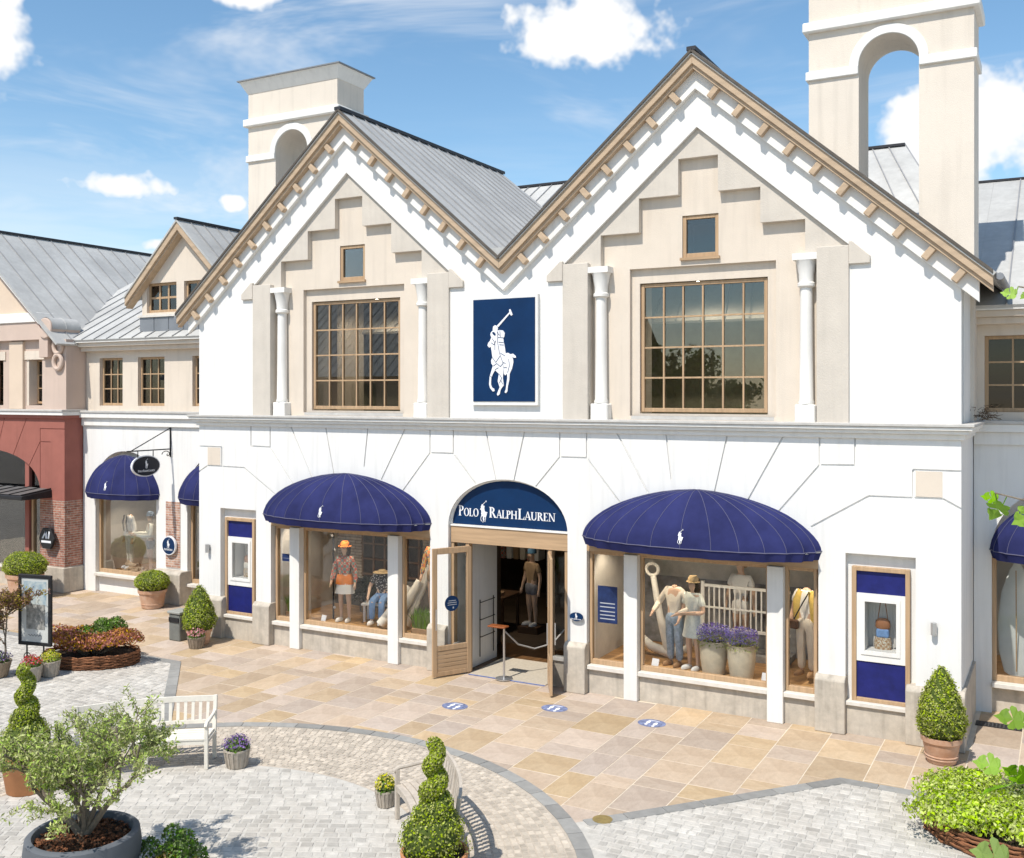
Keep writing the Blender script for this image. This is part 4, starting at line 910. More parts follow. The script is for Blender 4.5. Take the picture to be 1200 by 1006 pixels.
# ------------------------------------------------------------------ awnings
def awning(c, a, p, zb, h, y, label, panels=14):
    A = thing('awning', label, 'awning', (c, y, zb), group=None); k = dict(parent=A, world=True)
    def pt(th, ph, out=0.):
        """ph 0 at the rim, 90 degrees at the peak on the wall"""
        f = .93; s_ = math.cos(ph) ** .9 if ph < HP - 1e-3 else 0.
        sag = 1 - .034 * abs(math.sin(th * panels)) * s_
        cx, sx = math.cos(th), math.sin(th)
        wr = .011 * math.sin(th * 23 + ph * 5) * math.sin(ph * 2) + .007 * math.sin(th * 41 - ph * 9) * math.sin(ph * 2)
        x = c - (a + out + wr) * math.copysign(abs(cx) ** f, cx) * s_ * sag; yy = y - (p + out + wr) * abs(sx) ** f * s_ * sag
        return (x, yy, zb + (h + out) * (1 - s_ ** 1.8) ** .58)
    nt_, np_ = panels * 4, 14; vs = []; fs = []
    for j in range(np_ + 1):
        for i in range(nt_ + 1): vs.append(pt(math.pi * i / nt_, HP * min(j / np_, .999)))
    for j in range(np_):
        for i in range(nt_):
            q = j * (nt_ + 1) + i; fs.append((q, q + 1, q + nt_ + 2, q + nt_ + 1))
    MB().add(vs, fs).build('canopy', NAVY, smooth=True, **k)
    vs = []; fs = []
    for i in range(nt_ + 1):
        th = math.pi * i / nt_; b = pt(th, 0, .004); w = .006 * math.sin(i * 1.7)
        vs += [(b[0], b[1] - .004, b[2] + .004), (b[0] + w + .05 * math.cos(th), b[1] + w * .5 + .05 * math.sin(th), zb - .15 + .004 * math.sin(i * .9))]
    for i in range(nt_): fs.append((2 * i, 2 * i + 1, 2 * i + 3, 2 * i + 2))
    MB().add(vs, fs).build('valance', NAVY, smooth=True, **k)
    MB().tube([pt(math.pi * i / nt_, 0, .008) for i in range(nt_ + 1)], .008, 6).build('piping', PIPING, smooth=True, **k)
    for i in range(1, panels):
        th = math.pi * i / panels
        MB().tube([pt(th, HP * min(j / 12, .99), .004) for j in range(13)], .004, 5).build('seam', PIPING, **k)
    # emblem low on the front panel
    th = HP; ph = R(17); c0 = Vector(pt(th, ph)); up = (Vector(pt(th, ph + .05)) - c0).normalized(); rt = Vector((1, 0, 0)); nn = rt.cross(up); nn = -nn if nn.y > 0 else nn
    pony(MB(), lambda u, v, w: c0 + rt * u + up * v + nn * (w + .006), .26).build('emblem', MARK, **k)
    MB().tube([(c - a + .02, y - .01, zb - .02)] + [(pt(math.pi * i / 24, 0, -.03)[0], pt(math.pi * i / 24, 0, -.03)[1], zb - .02) for i in range(1, 24)] + [(c + a - .02, y - .01, zb - .02)], .014, 6).build('frame_rail', METAL, **k)
    return A
awning(-3.82, 2.13, .88, 2.93, .92, 0, 'large navy dome awning over the window with the orange-hatted mannequin')
awning(3.82, 2.13, .88, 2.93, .92, 0, 'large navy dome awning over the window with the anchor and lavender')
awning(-13.2, 1.33, .7, 2.83, 1.02, WY, 'navy dome awning on the wing beside the brick pier and red shop', 9)
awning(-9.65, 1.33, .7, 2.83, 1.02, WY, 'navy dome awning tucked behind the corner of the gabled shop, beside the hanging sign', 9)
awning(9.65, 1.33, .7, 2.83, 1.02, WY, 'navy dome awning half in shade over the surfboard window', 9)
awning(13.35, 1.33, .7, 2.83, 1.02, WY, 'navy dome awning beyond the surfboard window along the same wing', 9)

# ------------------------------------------------------------------ small fixtures
for x, z, lab in ((-7.74, 1.98, 'grey wall spotlight beside the case near the box-cone topiary and bin'), (7.67, 1.84, 'grey wall spotlight above the terracotta-potted cone topiary')):
    L_ = thing('wall_light', lab, 'wall light', (x, -.1, z)); k = dict(parent=L_, world=True)
    MB().box(x - .035, x + .035, -.03, .01, z - .02, z + .09).build('mount', METAL, **k)
    MB().tube([(x, -.07, z + .11), (x, -.07, z - .08)], .045, 12).build('lamp_body', METAL, smooth=True, **k)
def flat_oval(name, label, x, y, rx, ry, marks):
    s_ = thing(name, label, 'floor sticker', (x, y, .004)); k = dict(parent=s_, world=True)
    MB().lathe([(1, .0025), (1, .004)], 28).xform(Matrix.Translation((x, y, 0)) @ Matrix.Diagonal((rx, ry, 1, 1))).build('disc', mat('sticker_blue', (.17, .20, .33), .8, .6, 14), **k)
    mm = MB()
    for (u, v, a, b) in marks: mm.lathe([(1, .0042), (1, .005)], 12).xform(Matrix.Translation((x + u, y + v, 0)) @ Matrix.Diagonal((a, b, 1, 1)), len(mm.v) - 24)
    mm.build('footprint_marks', MARK, **k)
FM = [(-.07, .03, .035, .08), (.07, -.02, .035, .08), (-.07, -.09, .028, .035), (.07, -.14, .028, .035), (.0, .13, .1, .012)]
flat_oval('floor_sticker', 'oval blue footprint sticker on the paving before the left door leaf', .0, -1.83, .24, .2, FM)
flat_oval('floor_sticker', 'oval blue footprint sticker on the paving before the oval entrance plaque', 1.6, -1.1, .24, .2, FM)
flat_oval('floor_sticker', 'oval blue footprint sticker on the paving before the anchor window', 3.39, -1.05, .24, .2, FM)
o = MB().lathe([(.13, -.01), (.13, .0195)], 20).build('access_cover', mat('brass', (.40, .30, .12), .5, .2, 20, metal=.6)); o.location = (4.22, -5.02, 0); tag(o, 'small round brass cover at the edge of the circle border', 'cover')
dr = thing('floor_grate', 'dark rectangular floor grate at the foot of the surfboard window', 'grate', (8.45, 1.45, 0)); k = dict(parent=dr, world=True)
MB().box(8.15, 8.85, 1.45, 1.72, -.005, .006).build('pit', IRON, **k)
for i in range(12): MB().box(8.17 + i * .057, 8.19 + i * .057, 1.46, 1.71, .006, .012).build('bar', mat('grate_iron', (.06, .06, .06), .6, .2), **k)
# window posters
def poster(label, x0, x1, z0, z1, y, rows):
    p = thing('window_poster', label, 'poster', ((x0 + x1) / 2, y, z0)); k = dict(parent=p, world=True)
    MB().box(x0, x1, y - .004, y, z0, z1).build('sheet', mat('poster_blue', (.015, .03, .10), .5, .3, 8), **k)
    mm = MB(); n = 0
    for f in rows: mm.box(x0 + (x1 - x0) * .12, x0 + (x1 - x0) * .88, y - .006, y - .004, z0 + (z1 - z0) * f, z0 + (z1 - z0) * (f + .028))
    if rows: mm.build('printed_lines', mat('print_grey', (.4, .42, .46), .6, .1), **k)
poster('navy poster with rows of pale print inside the narrow pane near the entrance', 1.88, 2.27, 1.30, 1.98, .146, (.1, .2, .3, .42, .52))
poster('small dark notice inside the narrow pane beside the display case', -5.70, -5.42, 1.84, 2.0, .146, (.4,))
# door stickers
for D_, lab in ((DL, 'round navy sticker on the glass of the open left door leaf'),):
    s_ = thing('door_sticker', lab, 'sticker', (0, 0, 0)); s_.matrix_world = WM(D_); s_.location = D_.location; s_.rotation_euler = D_.rotation_euler
    MB().lathe([(.15, -.004), (.15, .004)], 28).xform(Matrix.Translation((.43, -.010, 1.42)) @ Matrix.Rotation(R(90), 4, 'X')).build('disc', SIGNBLUE, s_)
    MB().lathe([(.15, -.004), (.15, .004)], 28).xform(Matrix.Translation((.43, .010, 1.42)) @ Matrix.Rotation(R(90), 4, 'X')).build('disc', SIGNBLUE, s_)
    mm = MB()
    for q in (-.0155, .0155):
        for (u, v, w, h) in ((-.08, .05, .16, .012), (-.1, .01, .2, .012), (-.1, -.03, .2, .012), (-.04, -.1, .03, .035)): mm.box(.43 + u, .43 + u + w, min(q, q * .93), max(q, q * .93), 1.42 + v, 1.42 + v + h)
    mm.build('printed_lines', MATS['print_grey'], s_)
# small white price cards in the windows
for x, lab in ((-4.72, 'white card on the sill below the orange-hatted mannequin'), (2.92, 'white card on the sill in front of the anchor'), (4.93, 'white card on the sill beside the lavender tubs')):
    c_ = MB().box(-.07, .07, -.008, .008, 0, .2).build('display_card', MARK); c_.location = (x, .32, .51); c_.rotation_euler = (R(-18), 0, R(-10)); tag(c_, lab, 'card')
# stanchion in the doorway
st = thing('rope_stanchion', 'slim metal rope post with orange tray top standing in the doorway', 'stanchion', (-.05, .05, 0))
MB().lathe([(.17, 0.014), (.17, .03), (.03, .045), (.022, .05), (.022, .98), (.03, 1.0)], 18).build('post', METAL, st, smooth=True)
MB().box(-.32, .06, -.1, .1, 1.0, 1.03).build('tray', mat('orange_leather', (.26, .075, .02), .5, .2, 8), st, bevel=.01)
MB().tube([(0, 0, .95), (.12, .35, .62), (.3, .7, .48), (.5, 1.1, .52), (.62, 1.4, .75)], .016, 8).build('rope', mat('grey_rope', (.4, .38, .36), .8, .2, 60), st, smooth=True)
tp = MB().box(-.84, .84, -.06, -.02, .003, .0055).build('floor_tape', mat('tape_blue', (.10, .16, .42), .6, .3, 12)); tp.location = (0, .07, .002); tag(tp, 'blue tape line across the entrance threshold', 'tape')

# ------------------------------------------------------------------ mannequins and window displays
def skin_mesh(name, joints, edges, m, parent, subd=2, flat=None, smooth=True):
    names = list(joints); me = bpy.data.meshes.new(name); me.from_pydata([joints[n][:3] for n in names], [(names.index(a), names.index(b)) for a, b in edges], [])
    o = bpy.data.objects.new(name, me); COL.objects.link(o)
    o.modifiers.new('skin', 'SKIN'); ss = o.modifiers.new('sub', 'SUBSURF'); ss.levels = subd; ss.render_levels = subd
    for i, n in enumerate(names):
        r = joints[n][3]; sv = me.skin_vertices[0].data[i]; sv.radius = (r, r); sv.use_root = (i == 0)
    dg = bpy.context.evaluated_depsgraph_get(); dg.update()
    nm = bpy.data.meshes.new_from_object(o.evaluated_get(dg)); bpy.data.objects.remove(o); nm.name = name
    if flat: 
        for v in nm.vertices:
            f = flat(v.co)
            v.co.y *= f
    nm.materials.clear()
    return link(nm, name, m, parent, smooth=smooth)
CHAIN = lambda *n: list(zip(n[:-1], n[1:]))
SKINM = mat('mannequin_skin', (.68, .46, .33), .55, .06, 4)
SHOEW = mat('white_shoe', (.74, .73, .70), .6, .05)
def check(name, c1, c2, c3, s):
    m = bpy.data.materials.new(name); m.use_nodes = True; N = m.node_tree.nodes; L = m.node_tree.links; b = N['Principled BSDF']; b.inputs['Roughness'].default_value = .9
    tc = N.new('ShaderNodeTexCoord'); ch = N.new('ShaderNodeTexChecker'); ch.inputs['Scale'].default_value = s; ch.inputs[1].default_value = (*c1, 1); ch.inputs[2].default_value = (*c2, 1); L.new(tc.outputs['Object'], ch.inputs[0])
    nz = N.new('ShaderNodeTexVoronoi'); nz.inputs['Scale'].default_value = s * 1.3; L.new(tc.outputs['Object'], nz.inputs[0])
    mr = N.new('ShaderNodeMath'); mr.operation = 'LESS_THAN'; mr.inputs[1].default_value = .33; L.new(nz.outputs[0], mr.inputs[0])
    mx = N.new('ShaderNodeMix'); mx.data_type = 'RGBA'; L.new(mr.outputs[0], mx.inputs[0]); L.new(ch.outputs[0], mx.inputs[6]); mx.inputs[7].default_value = (*c3, 1); L.new(mx.outputs[2], b.inputs[0]); MATS[name] = m; return m
def mannequin(label, loc, rz, H=1.75, head=True, top=None, sleeve=1, bottom='trousers', bm=None, shoes=SHOEW, arms=((.13, .0), (.13, .0)), seated=False, wide=1.05, hem=.05, skin_m=SKINM, name='mannequin'):
    T = thing(name, label, 'mannequin', loc, rz); h = H
    J = {}
    def j(n, x, y, z, r): J[n] = (x * h, y * h, z * h, r * h)
    zo = -.235 if seated else 0
    j('pel', 0, 0, .53 + zo, .075); j('waist', 0, 0, .615 + zo, .062); j('chest', 0, -.005, .735 + zo, .082); j('neck0', 0, .004, .825 + zo, .045); j('neck', 0, .002, .862 + zo, .032)
    if head: j('jaw', 0, -.012, .895 + zo, .04); j('face', 0, -.01, .935 + zo, .052); j('skull', 0, .002, .962 + zo, .045); j('nose', 0, -.068, .925 + zo, .006)
    for s, q in ((-1, 'l'), (1, 'r')):
        sp, fw = arms[0 if s < 0 else 1]
        j('sh' + q, s * .098, 0, .80 + zo, .036); ex, ey, ez = s * (.10 + sp * .35), -.02 * 0 - fw * .1, .635 + zo + .02 * sp
        j('el' + q, ex, ey + .012, ez, .026); wx, wy, wz = ex + s * (.02 - fw * .35), ey - .03 - fw * .75, ez - .15 + abs(fw) * .55
        j('wr' + q, wx, wy, wz, .018); d = Vector((wx - ex, wy - ey, wz - ez)).normalized() * .04
        j('pa' + q, wx + d.x, wy + d.y, wz + d.z, .018)
        for k in range(4): j('f%d%s' % (k, q), wx + d.x * (2.2 - .12 * abs(k - 1.3)) - s * .003 , wy + d.y * 2.1 - .016 + k * .011, wz + d.z * 2.15, .0055)
        j('th' + q, wx + d.x * 1.1 - s * .012, wy + d.y - .026, wz + d.z * 1.2, .006)
        if not seated:
            j('hip' + q, s * .048, 0, .49, .055); j('kn' + q, s * .056, -.008, .28, .034); j('ca' + q, s * .056, .006, .2, .032); j('an' + q, s * .056, .01, .045, .019); j('he' + q, s * .056, .006, .022, .022); j('to' + q, s * .066, -.085, .014, .016)
        else:
            j('hip' + q, s * .05, -.03, .285, .055); j('kn' + q, s * .062, -.23, .28, .036); j('ca' + q, s * .062, -.235, .19, .032); j('an' + q, s * .06, -.25, .045, .02); j('he' + q, s * .06, -.25, .022, .022); j('to' + q, s * .068, -.335, .014, .016)
    E_ = CHAIN('pel', 'waist', 'chest', 'neck0', 'neck') + (CHAIN('neck', 'jaw', 'face', 'skull') + [('face', 'nose')] if head else [])
    for q in 'lr':
        E_ += CHAIN('chest', 'sh' + q, 'el' + q, 'wr' + q, 'pa' + q) + [('pa' + q, 'f%d%s' % (k, q)) for k in range(4)] + [('pa' + q, 'th' + q)] + CHAIN('pel', 'hip' + q, 'kn' + q, 'ca' + q, 'an' + q, 'he' + q, 'to' + q)
    fl = lambda co: .82 if (.5 + zo) * h < co.z < .86 * h + zo * h and abs(co.x) < .14 * h and not seated else 1
    skin_mesh('body', J, E_, skin_m, T, 1, fl)
    grow = lambda names, f, **o: {n: (*J[n][:3], o.get(n, J[n][3] * f + .012)) for n in names}
    if top:
        ns = ['waist', 'pel', 'chest', 'neck0', 'shl', 'shr']; ed = CHAIN('pel', 'waist', 'chest', 'neck0') + [('chest', 'shl'), ('chest', 'shr')]
        G_ = grow(ns, 1.04, neck0=.05 * h)
        for q in 'lr':
            if sleeve == 1:
                e = tuple(J['sh' + q][i] * .35 + J['el' + q][i] * .65 for i in range(3)); G_['sl' + q] = (*e, .045 * h); ed.append(('sh' + q, 'sl' + q))
            elif sleeve == 2:
                G_['el' + q] = (*J['el' + q][:3], .036 * h); G_['wr' + q] = (*J['wr' + q][:3], .028 * h); ed += CHAIN('sh' + q, 'el' + q, 'wr' + q)
        skin_mesh('shirt', G_, ed, top, T, 1, fl)
    if bottom in ('trousers', 'shorts'):
        G_ = grow(['pel', 'hipl', 'hipr'], 1.1); ed = [('pel', 'hipl'), ('pel', 'hipr')]; G_['belt'] = (0, 0, (.585 + zo) * h, .078 * h); ed.append(('pel', 'belt'))
        for q in 'lr':
            if bottom == 'trousers': G_['kn' + q] = (*J['kn' + q][:3], .047 * h); G_['ca' + q] = (*J['ca' + q][:3], .044 * h); G_['an' + q] = (*J['an' + q][:3], .042 * h); ed += CHAIN('hip' + q, 'kn' + q, 'ca' + q, 'an' + q)
            else:
                e = tuple(J['hip' + q][i] * .45 + J['kn' + q][i] * .55 for i in range(3)); G_['sh' + q] = (*e, .056 * h); ed.append(('hip' + q, 'sh' + q))
        skin_mesh('trousers' if bottom == 'trousers' else 'shorts', G_, ed, bm, T, 1)
    elif bottom in ('skirt', 'dress'):
        z0 = .36 * h
        prof = [(.125 * h * wide, z0), (.118 * h, z0 + .06 * h), (.105 * h, .5 * h), (.082 * h, .60 * h)]
        if bottom == 'dress': prof += [(.085 * h, .66 * h), (.1 * h, .74 * h), (.09 * h, .80 * h)]
        MB().lathe(prof, 28, sx=1, sy=.8, cap=False).build(bottom, bm, T, smooth=True)
    sh = MB()
    for q in 'lr':
        a, b = Vector(J['he' + q][:3]), Vector(J['to' + q][:3])
        o = len(sh.v); sh.lathe([(.6, 0), (1, .15), (1, .5), (.8, .85), (.45, 1)], 14); d = (b - a)
        sh.xform(Matrix.Translation((a + b) / 2 - Vector((0, 0, .02 * h))) @ Matrix.Rotation(math.atan2(d.y, d.x), 4, 'Z') @ Matrix.Diagonal((.082 * h, .03 * h, .05 * h, 1)), o)
        oo = sh
    sh.build('shoes', shoes, T, smooth=True)
    return T
def cap_on(T, H, m, brim=.09, zo=0, name='hat'):
    MB().lathe([(brim * H, .955 * H), (brim * H * 1.02, .962 * H), (.06 * H, .965 * H), (.058 * H, 1.0 * H), (.04 * H, 1.025 * H), (.01 * H, 1.03 * H)], 20).build(name, m, T, smooth=True)
def hair_on(T, H, m, long=True):
    MB().lathe([(.03 * H, .80 * H if long else .9 * H), (.058 * H, .86 * H if long else .91 * H), (.062 * H, .94 * H), (.055 * H, .985 * H), (.02 * H, 1.012 * H)], 18, (0, .032 * H, 0)).build('hair', m, T, smooth=True)

M_or = mat('orange_cloth', (.80, .25, .05), .85, .15, 8); M_wh = mat('white_cloth', (.80, .79, .76), .9, .05, 6, .2, 120); M_blue = mat('denim', (.18, .31, .55), .9, .25, 10)
M_crm = mat('cream_cloth', (.78, .71, .60), .9, .08, 6); M_yel = mat('yellow_knit', (.75, .54, .14), .9, .12, 20); M_dark = mat('dark_cloth', (.02, .02, .025), .9, .3)
M_plaid = check('plaid_cloth', (.50, .10, .08), (.16, .28, .25), (.65, .42, .32), 16); M_dots = check('spotted_cloth', (.03, .03, .035), (.05, .05, .06), (.6, .58, .55), 22)
M_print = check('printed_cloth', (.55, .17, .05), (.5, .35, .12), (.12, .15, .2), 14); M_khaki = mat('khaki_cloth', (.36, .25, .15), .9, .12, 8); M_hair = mat('dark_hair', (.03, .018, .012), .6, .3, 20); M_pale = mat('pale_print', (.76, .78, .70), .9, .12, 26)
DF = .505
# left bay
bk = thing('backdrop', 'stone wall backdrop with dark lattice window behind the orange-hatted mannequin', 'backdrop', (-3.8, 2.42, DF)); k = dict(parent=bk, world=True)
MB().box(-5.95, -1.72, 2.4, 2.46, DF, 2.97).build('stone_print', bricks('stone_slats', (.42, .36, .30), (.60, .53, .45), (.20, .17, .14), .55, .07), **k)
MB().box(-5.2, -3.5, 2.36, 2.4, 1.2, 2.8).build('lattice_back', mat('deep_brown', (.03, .02, .015), .9, .2), **k)  # plain dark brown sheet behind the lattice bars
for i in range(6): MB().box(-5.18 + i * .32, -5.13 + i * .32, 2.33, 2.36, 1.2, 2.8).build('lattice_bar', mat('lattice_brown', (.16, .09, .05), .8, .2), **k)
for i in range(5): MB().box(-5.2, -3.5, 2.335, 2.362, 1.25 + i * .36, 1.29 + i * .36).build('lattice_bar', MATS['lattice_brown'], **k)
MB().box(-5.95, -1.72, 2.3, 2.36, DF, 1.15).build('harbour_print', mat('harbour_print', (.05, .05, .05), .8, .5, 3, col2=(.20, .19, .18)), **k)
m1 = mannequin('mannequin with orange hat, plaid shirt and white skirt with orange jacket at its waist', (-4.52, .85, DF), R(12), 1.72, True, M_plaid, 2, 'skirt', M_wh, arms=((.15, .05), (.15, .02)))
cap_on(m1, 1.72, M_or, .085); hair_on(m1, 1.72, M_hair)
MB().lathe([(.215, .80), (.205, .88), (.185, .96), (.165, 1.02)], 24, sx=1, sy=.8, cap=False).xform(Matrix.Translation((-.012, .02, .02))).build('tied_jacket', M_or, m1, smooth=True)
m2 = mannequin('seated headless mannequin in spotted blouse and blue jeans on white stool', (-3.72, 1.15, DF + .05), R(18), 1.72, False, M_dots, 1, 'trousers', M_blue, seated=True, arms=((.2, .1), (.2, .12)))
MB().lathe([(.05, 1.02), (.2, 1.04), (.2, 1.055), (.09, 1.06), (.08, 1.1)], 20).xform(Matrix.Translation((0, -.02, .0))).build('straw_hat', mat('straw', (.45, .33, .18), .9, .2, 30), m2, smooth=True)
stl = thing('stool', 'low white stool under the seated mannequin in jeans', 'stool', (-3.78, 1.2, DF), R(18)); WPAINT = mat('white_paint', (.80, .79, .75), .6, .1, 8)
MB().box(-.42, .3, -.17, .2, .36, .41).build('seat', WPAINT, stl, bevel=.01)
for a in (-.38, .22):
    for b in (-.14, .13): MB().box(a, a + .05, b, b + .05, 0, .36).build('leg', WPAINT, stl)
for i, (x, y, a, l) in enumerate(((-3.35, .55, 50, 1.0), (-3.02, .55, 58, 1.1), (-2.86, .8, 66, 1.35))):
    q = Vector((math.cos(R(a)) * .75, math.cos(R(a)) * .65, math.sin(R(a)))); p = Vector((x, y, DF + .1))
    o = MB().tube([p, p + q * l * .4, p + q * l], [.1, .098, .094], 14).build('birch_log', mat('pale_log', (.70, .67, .60), .85, .14, 5, .3, 30), smooth=True)
    tag(o, 'pale leaning log beside the seated mannequin in jeans', 'log', 'pale logs in the shop window')
lp = thing('string_lights', 'dark pole wound with small white bulbs beside the window post', 'string lights', (-4.88, .9, DF)); k = dict(parent=lp)
MB().tube([(0, 0, 0), (0, 0, 2.4)], .02, 8).build('pole', M_dark, lp)
for i in range(7): MB().lathe([(.005, -.03), (.03, -.01), (.03, .015), (.005, .035)], 10, (.03 * math.cos(i * 2), .03 * math.sin(i * 2), .25 + i * .32)).build('bulb', MARK, lp, smooth=True)
m3 = mannequin('headless mannequin in orange print top and khaki shorts in the pane by the entrance', (-2.22, .95, DF + .35), R(10), 1.72, False, M_print, 2, 'shorts', M_khaki)
pl_ = MB().box(-.28, .28, -.25, .25, 0, .35).build('plinth_block', WPAINT, bevel=.01); pl_.location = (-2.22, .95, DF); tag(pl_, 'white plinth under the mannequin in orange print top', 'plinth')
# right bay
bk = thing('backdrop', 'rocky seashore backdrop behind the white anchor', 'backdrop', (3.8, 2.42, DF)); k = dict(parent=bk, world=True)
MB().box(1.72, 5.95, 2.4, 2.46, 1.85, 2.97).build('surf_print', mat('surf_print', (.42, .43, .40), .8, .4, 2.2, col2=(.75, .72, .66)), **k)
MB().box(1.72, 5.95, 2.38, 2.45, DF, 1.85).build('rock_print', mat('rock_print', (.11, .11, .11), .8, .5, 2.6, col2=(.42, .43, .45)), **k)
mA = mannequin('headless mannequin in beige cardigan and pale jeans beside the anchor', (3.12, .85, DF), R(-15), 1.72, False, M_crm, 2, 'trousers', mat('pale_denim', (.36, .46, .58), .9, .3, 16), arms=((.3, .15), (.35, .2)), shoes=mat('tan_shoe', (.3, .17, .08), .6, .1))
mB = mannequin('mannequin in short pale dress, straw hat and white sneakers beside the anchor', (3.52, .72, DF), R(-20), 1.66, True, M_pale, 1, 'dress', M_pale, arms=((.1, .1), (.15, .3)))
hair_on(mB, 1.66, M_hair); cap_on(mB, 1.66, MATS['straw'], .075)
mC = mannequin('mannequin in white shirt and white shorts standing behind the slatted rail', (4.05, 1.95, DF + .12), R(-8), 1.75, True, M_wh, 1, 'shorts', M_wh); hair_on(mC, 1.75, mat('fair_hair', (.3, .19, .09), .7, .2, 20), False)
stg = MB().box(3.3, 5.0, 1.72, 2.3, DF, DF + .12).build('display_step', MATS['rock_print']); tag(stg, 'low rock-print step behind the slatted rail', 'step')
rl = thing('slatted_rail', 'white slatted railing behind the lavender tubs', 'railing', (4.2, 1.65, DF + 0))
MB().box(-.8, .85, -.025, .025, 1.35, 1.40).build('top_rail', WPAINT, rl); MB().box(-.8, .85, -.025, .025, .55, .60).build('bottom_rail', WPAINT, rl); MB().box(-.8, .85, -.02, .02, .95, .98).build('mid_rail', WPAINT, rl)
for i in range(17): MB().box(-.79 + i * .1, -.765 + i * .1, -.012, .012, .60, 1.35).build('slat', WPAINT, rl)
for q in (-.8, .8): MB().box(q - .03, q + .03, -.03, .03, 0, 1.45).build('post', WPAINT, rl)
mD = mannequin('headless mannequin in yellow cardigan, cream trousers and cross-body bag', (5.50, .95, DF + .1), R(-14), 1.78, False, M_wh, 1, 'trousers', M_crm, arms=((.12, .02), (.12, .02)), shoes=MATS['tan_shoe'])
for s in (-1, 1):
    MB().tube([(s * .09, -.01, 1.47), (s * .15, -.03, 1.3), (s * .155, -.02, 1.1), (s * .15, -.01, .95)], [.07, .085, .08, .07], 10).build('cardigan_front', M_yel, mD, smooth=True)
MB().tube([(.1, -.1, 1.48), (.02, -.175, 1.3), (-.1, -.175, 1.08), (-.16, -.15, .98)], .012, 6).build('bag_strap', M_dark, mD)
MB().box(-.3, -.06, -.24, -.14, .82, .98).build('bag', mat('brown_leather', (.09, .045, .025), .55, .2, 20), mD, bevel=.03, seg=2)
an = thing('anchor', 'large white anchor leaning in the shop window', 'anchor', (2.68, 1.3, DF)); an.scale = (.92, .92, .88)
ANC = mat('anchor_white', (.80, .77, .70), .7, .1, 6)
MB().tube([(.18, 0, .12), (-.02, 0, .9), (-.2, .1, 1.7)], [.1, .075, .06], 12).build('shank', ANC, an, smooth=True)
MB().tube([(-.23 + .13 * math.cos(a), .12, 1.85 + .13 * math.sin(a)) for a in [2 * math.pi * i / 20 for i in range(20)]], .035, 8, close=True).build('ring', ANC, an, smooth=True)
MB().tube([(-.62, 0, .75), (-.5, 0, .45), (-.22, 0, .2), (.18, 0, .1), (.55, 0, .22), (.78, 0, .5)], [.03, .07, .095, .11, .08, .03], 12).build('arms', ANC, an, smooth=True)
for x, z, q in ((-.62, .72, -1), (.76, .5, 1)): MB().prism([(x - .17, z - .1), (x + .17, z - .1), (x - q * .05, z + .26)], -.05, .05).build('fluke', ANC, an, bevel=.02)
# left wing window
w1 = mannequin('headless mannequin in white shirt with dark straps and off-white trousers above the firewood', (-13.72, 2.92, DF + .1), R(-20), 1.78, False, M_wh, 2, 'trousers', M_crm)
for s in (-1, 1): MB().tube([(s * .1, -.13, 1.5), (s * .12, -.165, 1.3), (s * .13, -.13, 1.05)], .02, 6).build('strap', M_dark, w1)
w2 = mannequin('mannequin with slate blue hat, grey shorts and pale top beside the firewood mannequin', (-12.95, 2.95, DF), R(-35), 1.7, True, M_pale, 2, 'shorts', mat('grey_cloth', (.2, .2, .2), .9, .2), arms=((.4, .3), (.2, .3))); cap_on(w2, 1.7, mat('slate_cloth', (.12, .17, .24), .9, .2), .07)
for i in range(7):
    a = random.uniform(0, 3.1); c = Vector((-13.3 + random.uniform(-.25, .35), 2.72 + random.uniform(-.05, .12), DF + .06 + (i % 3) * .08)); d = Vector((math.cos(a), math.sin(a) * .4, random.uniform(-.05, .35))).normalized() * .25
    tag(MB().tube([c - d, c + d], .055, 7).build('firewood_log', mat('firewood', (.36, .22, .11), .85, .3, 7, col2=(.62, .50, .36))), 'split firewood log heaped at the feet of the white-shirted mannequin', 'log', 'firewood in the wing window')
# right wing window
sb = thing('surfboard', 'pale surfboard standing upright in the wing window', 'surfboard', (8.72, 2.78, DF)); 
o = MB().lathe([(.02, 0), (.2, .12), (.29, .5), (.31, .95), (.25, 1.5), (.12, 1.9), (.01, 2.08)], 28, sx=1, sy=.12).xform(Matrix.Rotation(R(-6), 4, 'X')); o.build('board', mat('surf_white', (.60, .62, .60), .35, .05, 3), sb, smooth=True)
MB().bar((0, -.045, .15), (0, -.25, 1.95), .02, .008).build('stringer', TAN, sb)
w3 = mannequin('mannequin in white top and dark trousers behind the surfboard', (9.45, 3.4, DF), R(10), 1.75, True, M_wh, 1, 'trousers', M_dark); hair_on(w3, 1.75, M_hair)
# entrance interior
w4 = mannequin('mannequin in blue cap, khaki top and striped shorts inside the dim shop', (-1.39, 3.8, .16), R(-20), 1.75, True, M_khaki, 1, 'shorts', mat('grey_stripes', (.25, .25, .28), .9, .3, 12)); cap_on(w4, 1.75, mat('sky_cloth', (.10, .22, .35), .9, .1), .06)
tbl = thing('display_table', 'dark wooden display table with folded clothes inside the shop', 'table', (-2.25, 3.55, .007))
MB().box(-.6, .45, -.4, .5, .80, .86).build('tabletop', mat('dark_oak', (.10, .055, .03), .5, .2, 4), tbl, bevel=.01)
for a in (-.55, .35):
    for b in (-.35, .4): MB().box(a, a + .06, b, b + .06, 0, .8).build('leg', MATS['dark_oak'], tbl)
for i, (x, y, mm) in enumerate(((-.45, -.2, M_wh), (-.1, -.15, M_dark), (.2, -.2, M_khaki), (-.3, .2, M_crm))):
    o = MB().box(x - .15, x + .12, y - .14, y + .14, 0, .09).build('folded_clothes', mm, bevel=.03, seg=2); o.location = (-2.25, 3.55, .868); tag(o, 'small folded garment stack on the dark display table', 'clothes', 'folded clothes in the shop')
